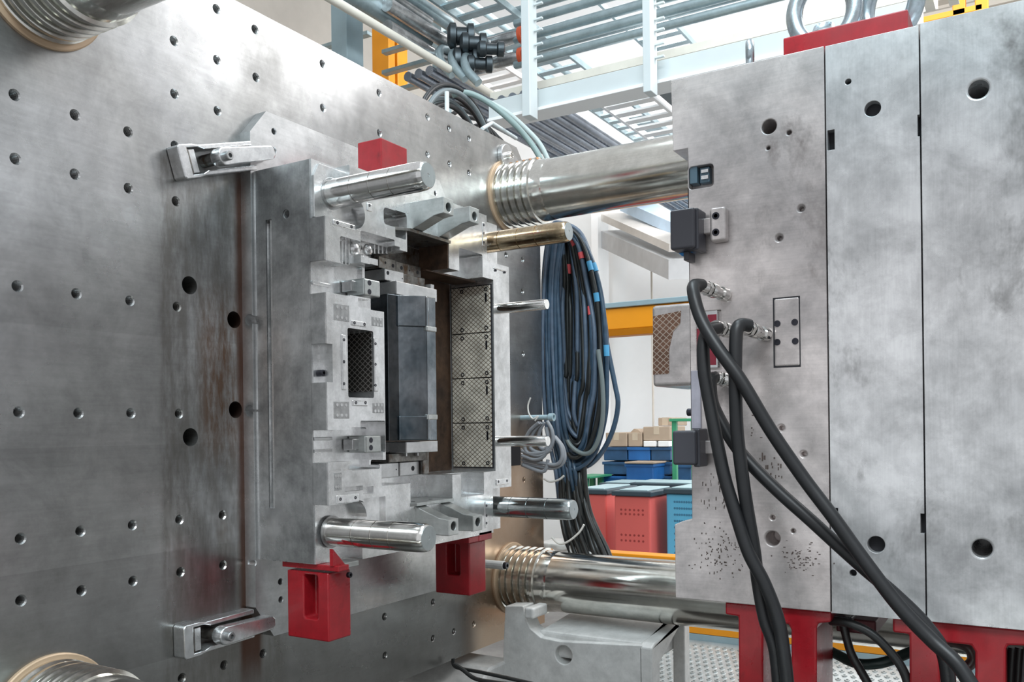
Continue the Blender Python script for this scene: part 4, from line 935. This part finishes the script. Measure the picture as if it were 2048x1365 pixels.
obj('riser', box(B(), xs0, xs1, ya_ - .005, ya_ + .03, 0, zst - .171), plain('dark_riser', (.12, .14, .15), .5, .3), t)
obj('riser_strip', box(B(), xs0, xs1, ya_ - .03, ya_ - .006, zst - .34, zst - .26), S_CLIP, t, bevel=.003)
# bins
def bin_(label, u0, u1, vt, y, w, h, mat, holes, rows, hollow=True):
    w = w * .62
    a, c = ay(u0, vt, y), ay(u1, vt, y); t = root('storage_bin', ((a.x + c.x) / 2, y + w / 2, 0), label, 'bin')
    z1 = a.z; o = obj('bin_wall', box(B(), a.x, c.x, y, y + w, .12, z1), mat, t, bevel=.012)
    obj('bin_rim', box(B(), a.x - .015, c.x + .015, y - .015, y + w + .015, z1, z1 + .035), BINLID, t, bevel=.006)
    obj('bin_lid', box(B(), a.x + .03, c.x - .03, y + .03, y + w - .03, z1 + .035, z1 + .045), plain('pale_lid', (.45, .62, .66), .35), t, bevel=.003)
    for fx in (0, 1): obj('bin_skid', box(B(), a.x + fx * (c.x - a.x - .1), a.x + fx * (c.x - a.x - .1) + .1, y, y + w, 0, .12), mat, t)
    if holes:
        hb = B(); n = holes
        for i in range(n):
            for z in rows: cyl(hb, (a.x + (c.x - a.x) * (.2 + .6 * i / (n - 1)), y - .001, z), (a.x + (c.x - a.x) * (.2 + .6 * i / (n - 1)), y + .01, z), .0085, 8)
        obj('bin_vents', hb, plain('vent_' + mat.name, tuple(x * .55 for x in {'red_bin_plastic': (.72, .09, .08), 'light_blue_bin_plastic': (.10, .42, .70)}[mat.name]), .5), o, kind='stuff')
    return t
bin_('pinkish red bin half hidden by the hanging black cables', 1150, 1212, 988, 6.0, .9, 1, BINRED, 0, ())
bin_('red bin with rows of small vents, in the middle of the bin row', 1228, 1300, 992, 5.8, .8, 1, BINRED, 6, (1.10, 1.07, .92, .88, .72, .68))
bin_('light blue perforated bin at the right of the red ones', 1332, 1420, 988, 5.9, .8, 1, BINBLUE, 12, [1.16 - .045 * k for k in range(12)])
bin_('light blue bin with a dark lid behind the red bins', 1202, 1262, 974, 7.4, .7, 1, BINBLUE, 0, ())
bin_('dark lidded bin behind the light blue perforated one', 1262, 1400, 974, 7.2, .7, 1, plain('dark_bin', (.06, .10, .13), .4), 0, ())
def crate(name, label, cat, group, u0, v0, u1, v1, y, dep, mat, z0=None):
    a, c = ay(u0, v0, y), ay(u1, v1, y); t = root(name, ((a.x + c.x) / 2, y + dep / 2, c.z), label, cat, group)
    z0 = c.z
    obj('crate_body' if cat == 'crate' else 'box_body', box(B(), a.x, c.x, y, y + dep, z0, a.z), mat, t, bevel=.008)
    if cat == 'crate':
        obj('crate_rim', box(B(), a.x - .012, c.x + .012, y - .012, y + dep + .012, a.z - .03, a.z), mat, t, bevel=.004)
    else:
        obj('box_tape', box(B(), (a.x + c.x) / 2 - .03, (a.x + c.x) / 2 + .03, y - .002, y + dep + .002, a.z - .08, a.z + .002), plain('box_tape', (.60, .50, .38), .4), t)
    return t
DBLUE = plain('deep_blue_crate', (.03, .10, .22), .35, 0, .5, 5)
for i, (u0, v0, u1, v1, y, m, lab) in enumerate(((1207, 895, 1254, 922, 8.4, DBLUE, 'dark blue crate at the top left of the crate stack'), (1256, 895, 1300, 922, 8.4, BLUEC, 'blue crate in the middle of the top row of the stack'),
    (1302, 895, 1341, 922, 8.4, DBLUE, 'dark blue crate at the right end of the top row'), (1207, 924, 1254, 950, 8.4, DBLUE, 'dark blue crate below the top left one'), (1207, 952, 1254, 972, 8.4, BLUEC, 'blue crate at the bottom left of the stack'),
    (1252, 928, 1306, 962, 8.1, BLUEC, 'bright blue crate with a pale lid standing before the stack'), (1308, 924, 1341, 950, 8.4, DBLUE, 'dark blue crate at the right end of the second row'), (1308, 952, 1341, 975, 8.4, DBLUE, 'dark blue crate at the bottom right'), (1352, 930, 1382, 973, 8.3, DBLUE, 'dark blue crate seen through the green frame'))):
    crate('stacked_crate', lab, 'crate', None, u0, v0, u1, v1, y, .5, m)
a, c = ay(1200, 976, 8.05), ay(1392, 976, 8.05); e = ay(1207, 972, 8.4)
t = root('pallet_table', ((a.x + c.x) / 2, 8.4, 0), 'low grey stand under the blue crate stack, mostly hidden by bins', 'stand')
obj('stand_top', box(B(), a.x, c.x, 8.0, 9.0, e.z - .10, ay(1280, 975, 8.4).z - .03), S_SIDE, t)
for x in (a.x, c.x - .08):
    for y in (8.0, 8.92): obj('stand_leg', box(B(), x, x + .08, y, y + .08, 0, e.z - .10), S_SIDE, t)
a, c = ay(1252, 924, 8.1), ay(1310, 927, 8.1)
obj('crate_lid', box(B(), a.x, c.x, 8.06, 8.5, c.z - .005, a.z), CARD, None, bevel=.003, label='pale flat lid on the bright blue crate', cat='lid')
for u0, v0, u1, v1, y, lab in ((1211, 866, 1254, 894, 8.4, 'cardboard box at the left end on the blue crates'), (1256, 866, 1284, 894, 8.4, 'cardboard box with open flaps in the middle on the blue crates'), (1286, 854, 1340, 882, 8.4, 'wide cardboard box on white trays above the blue crates'),
    (1316, 836, 1344, 852, 8.5, 'tilted cardboard box topmost of the pile')):
    crate('cardboard_box', lab, 'box', None, u0, v0, u1, v1, y, .45, CARD)
obj('box_flap', prism(B(), [ay(u, v, 8.45) for u, v in ((1260, 866), (1268, 858), (1276, 860), (1282, 866))], (0, .3, 0)), CARD, None, label='open flaps folded up on the middle cardboard box', cat='flap')
for u0, u1, lab in ((1287, 1311, 'white tray between cardboard box and blue crates, left one'), (1316, 1338, 'white tray between cardboard box and blue crates, right one')):
    a, c = ay(u0, 883, 8.38), ay(u1, 894, 8.38); obj('white_tray', box(B(), a.x, c.x, 8.38, 8.7, c.z, a.z), WHITE, None, bevel=.004, label=lab, cat='tray')
t = root('tube_rack', (ay(1343, 970, 7.9).x, 7.9, 0), 'green tubular steel rack beside the crate stack', 'rack')
for u in (1343, 1381): a, c = ay(u, 840, 7.9), ay(u, 1100, 7.9); obj('rack_post', box(B(), a.x, a.x + .045, 7.9, 7.945, 0, a.z), GREEN, t, bevel=.004)
a, c = ay(1338, 838, 7.88), ay(1392, 843, 7.88); obj('rack_rail', box(B(), a.x, c.x, 7.88, 7.95, c.z, a.z), GREEN, t, bevel=.004)
t = root('green_table', ay(1160, 990, 7.9), 'low green table seen between the hanging cables', 'table')
a, c = ay(1140, 953, 7.9), ay(1182, 958, 7.9); obj('table_top', box(B(), a.x, c.x, 7.9, 8.4, c.z, a.z), GREEN, t, bevel=.004)
for x in (a.x + .02, c.x - .12): obj('table_leg', box(B(), x, x + .05, 7.95, 8.0, 0, c.z), GREEN, t)
for x in (a.x + .02, c.x - .12): obj('table_leg', box(B(), x, x + .05, 8.3, 8.35, 0, c.z), GREEN, t)
# back partition with low soffit seen under the upper tie bar
def ybox(name, u0, v0, u1, v1, y, dep, mat, label=None, cat=None, kind=None, parent=None, bev=.004):
    a, c = ay(u0, v0, y), ay(u1, v1, y); return obj(name, box(B(), a.x, c.x, y, y + dep, c.z, a.z), mat, parent, bevel=bev, label=label, cat=cat, kind=kind)
SOF = plain('soffit_grey', (.55, .56, .57), .7); SOF2 = plain('soffit_beige', (.70, .67, .63), .7)
def soffit(P, y0, y1, mat, name='trim_2'):
    """board that runs into the depth of the hall"""
    (u0, v0), (u1, v1), th = P[0], P[1], P[2]; a, c = ay(u0, v0, y0), ay(u1, v1, y1); a2, c2 = ay(u0, v0 + th, y0), ay(u1, v1 + th * y0 / y1, y1)
    return obj(name, prism(B(), [a, c, c2, a2], (.25, .1, 0)), mat, None, kind='structure')
soffit(((1202, 462), (1337, 520), 34), 9.6, 8.2, SOF, 'trim_2'); soffit(((1202, 428), (1338, 488), 14), 9.6, 8.2, SOF2, 'trim_3'); soffit(((1240, 400), (1400, 470), 22), 9.5, 8.3, plain('pale_blue_panel', (.55, .70, .85), .6), 'trim_4')
ybox('column', 1181, 380, 1201, 900, 9.5, .3, WHITE, 'white square column behind the hanging cables', 'column')
ybox('door_track', 1303, 487, 1304.6, 860, 9.0, .03, BEIGE, 'thin vertical track line on the white partition', 'track')
# ================================================================ overhead steel, pipes and trays
t = root('gantry_beam', ay(1200, 230, 4.9), 'long pale grey steel beam crossing above the upper tie bar', 'beam')
a, c, e = ay(977, 203, 4.9), ay(977, 239, 4.9), ay(1640, 40, 4.9)
obj('beam_web', box(B(), a.x, e.x + .5, 4.9, 4.95, c.z, a.z), GREYP, t, bevel=.003)
obj('beam_flange', box(B(), a.x, e.x + .5, 4.88, 5.06, c.z - .022, c.z - .001), WHITE, t, bevel=.003)
for u, vb, lab in ((1065, 240, 'pale grey square hanger post left of the beam middle'), (1305, 193, 'pale grey square hanger post near the right mould half')):
    a = ay(u - 8, 0, 4.84); c = ay(u + 8, vb, 4.84); d_ = ay(u + 8, 0, 4.84)
    t = root('hanger_post', ((a.x + c.x) / 2, 4.80, c.z), lab, 'post')
    obj('post_tube', box(B(), a.x, d_.x, 4.74, 4.84, c.z, 5.6), GREYP, t, bevel=.004)
    for vv in (0, 12, 42, 64, 92, 118):
        q = ay(u + 8, vv, 4.84); obj('pipe_hook', box(B(), q.x, q.x + .06, 4.80, 4.82, q.z - .012, q.z), GREYP, t, bevel=.002)
def xpipe(u, v, y, r, label, u0=1068, u1=1700, mat=None, cat='pipe', grp=None, x0=None):
    q = ay(u, v, y); xa_ = ay(u0, v, y).x if x0 is None else x0; xb_ = ay(u1, v, y).x
    return soft(obj('overhead_pipe', cyl(B(), (xa_, y, q.z), (xb_, y, q.z), r, 16), mat or PIPE, None, label=label, cat=cat, group=grp), 40)
for v, r, y, lab in ((66, .034, 5.6, 'uppermost of the four bright pipes that pass the hanger posts'), (92, .034, 5.6, 'second of the four bright pipes that pass the hanger posts'), (100, .026, 6.0, 'third thin pipe lying close beneath the second'), (118, .03, 5.6, 'lowest of the four bright pipes that pass the hanger posts'), (34, .03, 5.6, 'galvanised pipe higher up crossing the hanger posts'), (8, .03, 5.8, 'galvanised pipe at the very top crossing the hanger posts')):
    xpipe(1079, v, y, r, lab, u0=1030)
q = ay(980, 192, 5.3); t = root('cable_trough', (-1, 5.35, q.z - .1), 'ivory perforated cable trough just above the long pale beam', 'cable trough')
e = ay(1640, 30, 5.3)
obj('trough_side', box(B(), q.x, e.x + .6, 5.30, 5.312, q.z - .035, q.z + .02), plain('ivory_paint', (.72, .70, .62), .5), t, bevel=.002)
obj('trough_side', box(B(), q.x, e.x + .6, 5.50, 5.512, q.z - .035, q.z + .02), plain('ivory_paint', (.72, .70, .62), .5), t, bevel=.002)
for k in range(26):
    x = q.x + .05 + k * .12; obj('trough_rung', box(B(), x, x + .05, 5.312, 5.50, q.z - .035, q.z - .028), plain('ivory_paint', (.72, .70, .62), .5), t)
# pipes running away from the camera, over the far end of the platen
def ypipe(u, v, x, r, y0, y1, label, mat=None, cat='pipe', n=16):
    q = ax(u, v, x); return soft(obj('overhead_pipe', cyl(B(), (x, y0, q.z), (x, y1, q.z), r, n), mat or PIPE, None, label=label, cat=cat), 40)
ypipe(700, 20, -3.6, .028, 1.5, 8.6, 'ivory conduit running just above the top edge of the platen', plain('ivory_paint', (.72, .70, .62), .5))
ypipe(722, 0, -3.9, .075, 1.5, 5.3, 'widest bright overhead pipe, lower side by the ivory conduit')
ypipe(752, 0, -3.9, .055, 1.5, 5.3, 'round overhead pipe beside the widest one')
ypipe(795, 0, -3.9, .035, 1.5, 5.35, 'slim dark overhead pipe in the group of four', S_SIDE)
ypipe(826, 0, -3.9, .05, 1.5, 5.6, 'outer round overhead pipe over the valve cluster')
ypipe(880, 0, -4.2, .03, 1.5, 9, 'thin galvanised pipe above the valve cluster')
ypipe(935, 0, -4.2, .03, 1.5, 9, 'thin galvanised pipe nearest the red valves')
for k, (u, v) in enumerate(((862, 150), (874, 172))): pass
def rowpipe(x, z, r, y0, y1, label, mat): return soft(obj('overhead_pipe', cyl(B(), (x, y0, z), (x, y1, z), r, 16), mat, None, label=label, cat='pipe'), 40)
PLB = ('pipe running under the beam to the far wall, lowest of the rear five', 'rear pipe second from the lowest', 'middle one of the five rear pipes', 'rear pipe second from the top', 'topmost of the five rear pipes')
zrow = ax(1085, 262, -3.1).z
for k in range(5):
    rowpipe(-3.12 + k * .085, zrow + .0, .031, 4.95, 9.6, PLB[k], steel('dull_pipe', (.30, .33, .38), (.14, .16, .19), None, (.25, .4), .7))
for k in range(4):
    rowpipe(-4.0 + k * .10, CZ + 2.62, .036, 5.2, 9.6, ('dull pipe below the valve cluster, lowest of four', 'dull pipe below the valve cluster, second of four', 'dull pipe below the valve cluster, third of four', 'dull pipe below the valve cluster, topmost of four')[k], steel('dull_pipe', (.3, .33, .38)))
def ladder(label, x0, x1, z, y0, y1, n, mat, rail=.05):
    t = root('cable_ladder', ((x0 + x1) / 2, y0, z), label, 'cable ladder')
    for x in (x0, x1): obj('ladder_rail', box(B(), x - .012, x + .012, y0, y1, z, z + rail), mat, t, bevel=.002)
    for k in range(n): y = y0 + (y1 - y0) * (k + .5) / n; obj('ladder_rung', box(B(), x0 + .012, x1 - .012, y - .04, y + .04, z + .005, z + .02), mat, t)
zz = ax(1190, 200, -2.7).z
ladder('white cable ladder running back under the long pale beam', -2.72, -2.34, zz, 5.65, 9.6, 22, WHITE)
obj('ladder_side_board', box(B(), -2.30, -1.95, 5.65, 9.6, zz + .02, zz + .04), plain('slate_panel', (.16, .19, .21), .6), None, bevel=.004, label='dark slate panel beside the white cable ladder', cat='panel')  # board in its own dark slate colour
ladder('galvanised ladder tray overhead above the valves', -3.75, -3.35, CZ + 3.1, 5.0, 9.6, 22, PIPE)
ladder('second galvanised ladder tray overhead, nearer the hanger posts', -3.1, -2.7, CZ + 3.5, 5.6, 9.6, 18, PIPE)
ladder('white ladder tray high over the valve cluster', -4.7, -4.3, CZ + 3.4, 7.0, 9.6, 14, WHITE)
for k, (u, v, ln) in enumerate(((722, 62, 1), (880, 62, 1), (880, 105, 1), (880, 148, 1))):
    q = ay(u, v, 5.4); obj('pipe_bracket', box(B(), q.x - .55, q.x + .08, 5.38, 5.44, q.z - .05, q.z - .02), PIPE, None, bevel=.003,
        label=('bracket arm under the ivory conduit near the grey column', 'topmost bracket arm at the ends of the wide pipes', 'middle bracket arm at the ends of the wide pipes', 'lowest bracket arm at the ends of the wide pipes')[k], cat='bracket')
q = ax(683, 60, -4.3); t = obj('wall_column', box(B(), -4.4, -4.25, q.y, q.y + .18, 0, 7), BLUEP, None, bevel=.004, label='blue-grey steel column behind the top edge of the platen', cat='column')
q = ax(880, 140, -4.3); obj('wall_column', box(B(), -4.38, -4.28, q.y, q.y + .14, 0, 5.2), PIPE, None, bevel=.004, label='narrow grey column by the coiled hoses', cat='column')
for u0, u1, lab in ((777, 790, 'slim orange column strip beyond the platen top'), (795, 815, 'broader orange column beyond the platen top')):
    a, c = ax(u0, 100, -5.2), ax(u1, 100, -5.2); obj('orange_column', box(B(), -5.4, -5.2, a.y, c.y, 0, 7), ORANGE, None, bevel=.006, label=lab, cat='column')
# wall panels behind
for k in range(5):
    obj('wall_panel', box(B(), -6.995, -6.96, 1.0 + k * 1.7, 2.64 + k * 1.7, 3.0, 6.8), BEIGE, wl, bevel=.01)
# red valves and pipe elbows
for k, (v, lab) in enumerate(((70, 'upper orange-red valve on the pipe cluster'), (112, 'lower orange-red valve on the pipe cluster'))):
    q = ay(1044, v, 5.6); t = root('pipe_valve', q, lab, 'valve')
    soft(obj('valve_flange', cyl(B(), q - Vector((.015, 0, 0)), q + Vector((.015, 0, 0)), .062, 20), VALVE, t), 30)
    soft(obj('valve_flange', cyl(B(), q + Vector((.035, 0, 0)), q + Vector((.055, 0, 0)), .055, 20), VALVE, t), 30)
    soft(obj('valve_lever', cyl(B(), q + Vector((.02, 0, .06)), q + Vector((.03, 0, .13)), .012, 10), VALVE, t), 30)
    soft(obj('valve_body', lathe(B(), q - Vector((.26, 0, 0)), (1, 0, 0), [(0, .045), (.08, .05), (.2, .045), (.24, .03), (.24, 0)], 20), S_SIDE, t), 40)
    soft(obj('elbow', tube(B(), [q - Vector((.25, 0, 0)), q - Vector((.40, 0, .0)), q - Vector((.50, .05, 0)), q - Vector((.54, .22, 0)), q - Vector((.54, .9, 0))], .05, 14, 6), S_SIDE, t), 60)
q = ay(940, 100, 5.2)
t = root('pipe_manifold', q, 'dark cluster of elbows and flanges where the overhead pipes meet the valves', 'pipe manifold')
for k, (u, v, r) in enumerate(((925, 70, .09), (950, 85, .075), (935, 118, .085), (962, 126, .06), (985, 96, .055))):
    q = ay(u, v, 5.3); soft(obj('manifold_drum', lathe(B(), q - Vector((.10, .05, 0)), (.8, .6, 0), [(0, r * .6), (.02, r), (.06, r), (.07, r * .7), (.14, r * .7), (.15, r), (.19, r), (.2, r * .5), (.2, 0)], 20), steel('black_flange', (.10, .12, .13), (.04, .05, .06), None), t), 30)
for k in range(3):
    q = ay(905 + 26 * k, 150 + 8 * k, 5.2); soft(obj('manifold_elbow', tube(B(), [q, q + Vector((-.1, .0, .12)), q + Vector((-.16, .1, .26)), q + Vector((-.16, .4, .3))], .032, 12, 6), PIPE, t), 60)
# ribbed cladding and orange frame above the right half
for k in range(1):
    a, c = ay(1785, -60, 6.0), ay(1800, -60, 6.0)
t = root('orange_frame', ay(1870, 10, 6.0), 'pale orange window frame high behind the right mould half', 'frame')
for v0, h in ((28, 12), (-30, 14)):
    a, c = ay(1870, v0, 6.0), ay(1870, v0 + h, 6.0); obj('frame_bar', box(B(), ay(1785, v0, 6).x, ay(1965, v0, 6).x, 6.0, 6.1, c.z, a.z), ORANGE, t, bevel=.004)
for u in (1783, 1905, 1950):
    a = ay(u, 45, 6.0); obj('frame_post', box(B(), a.x, a.x + .07, 6.0, 6.1, a.z, a.z + .9), ORANGE, t, bevel=.004)
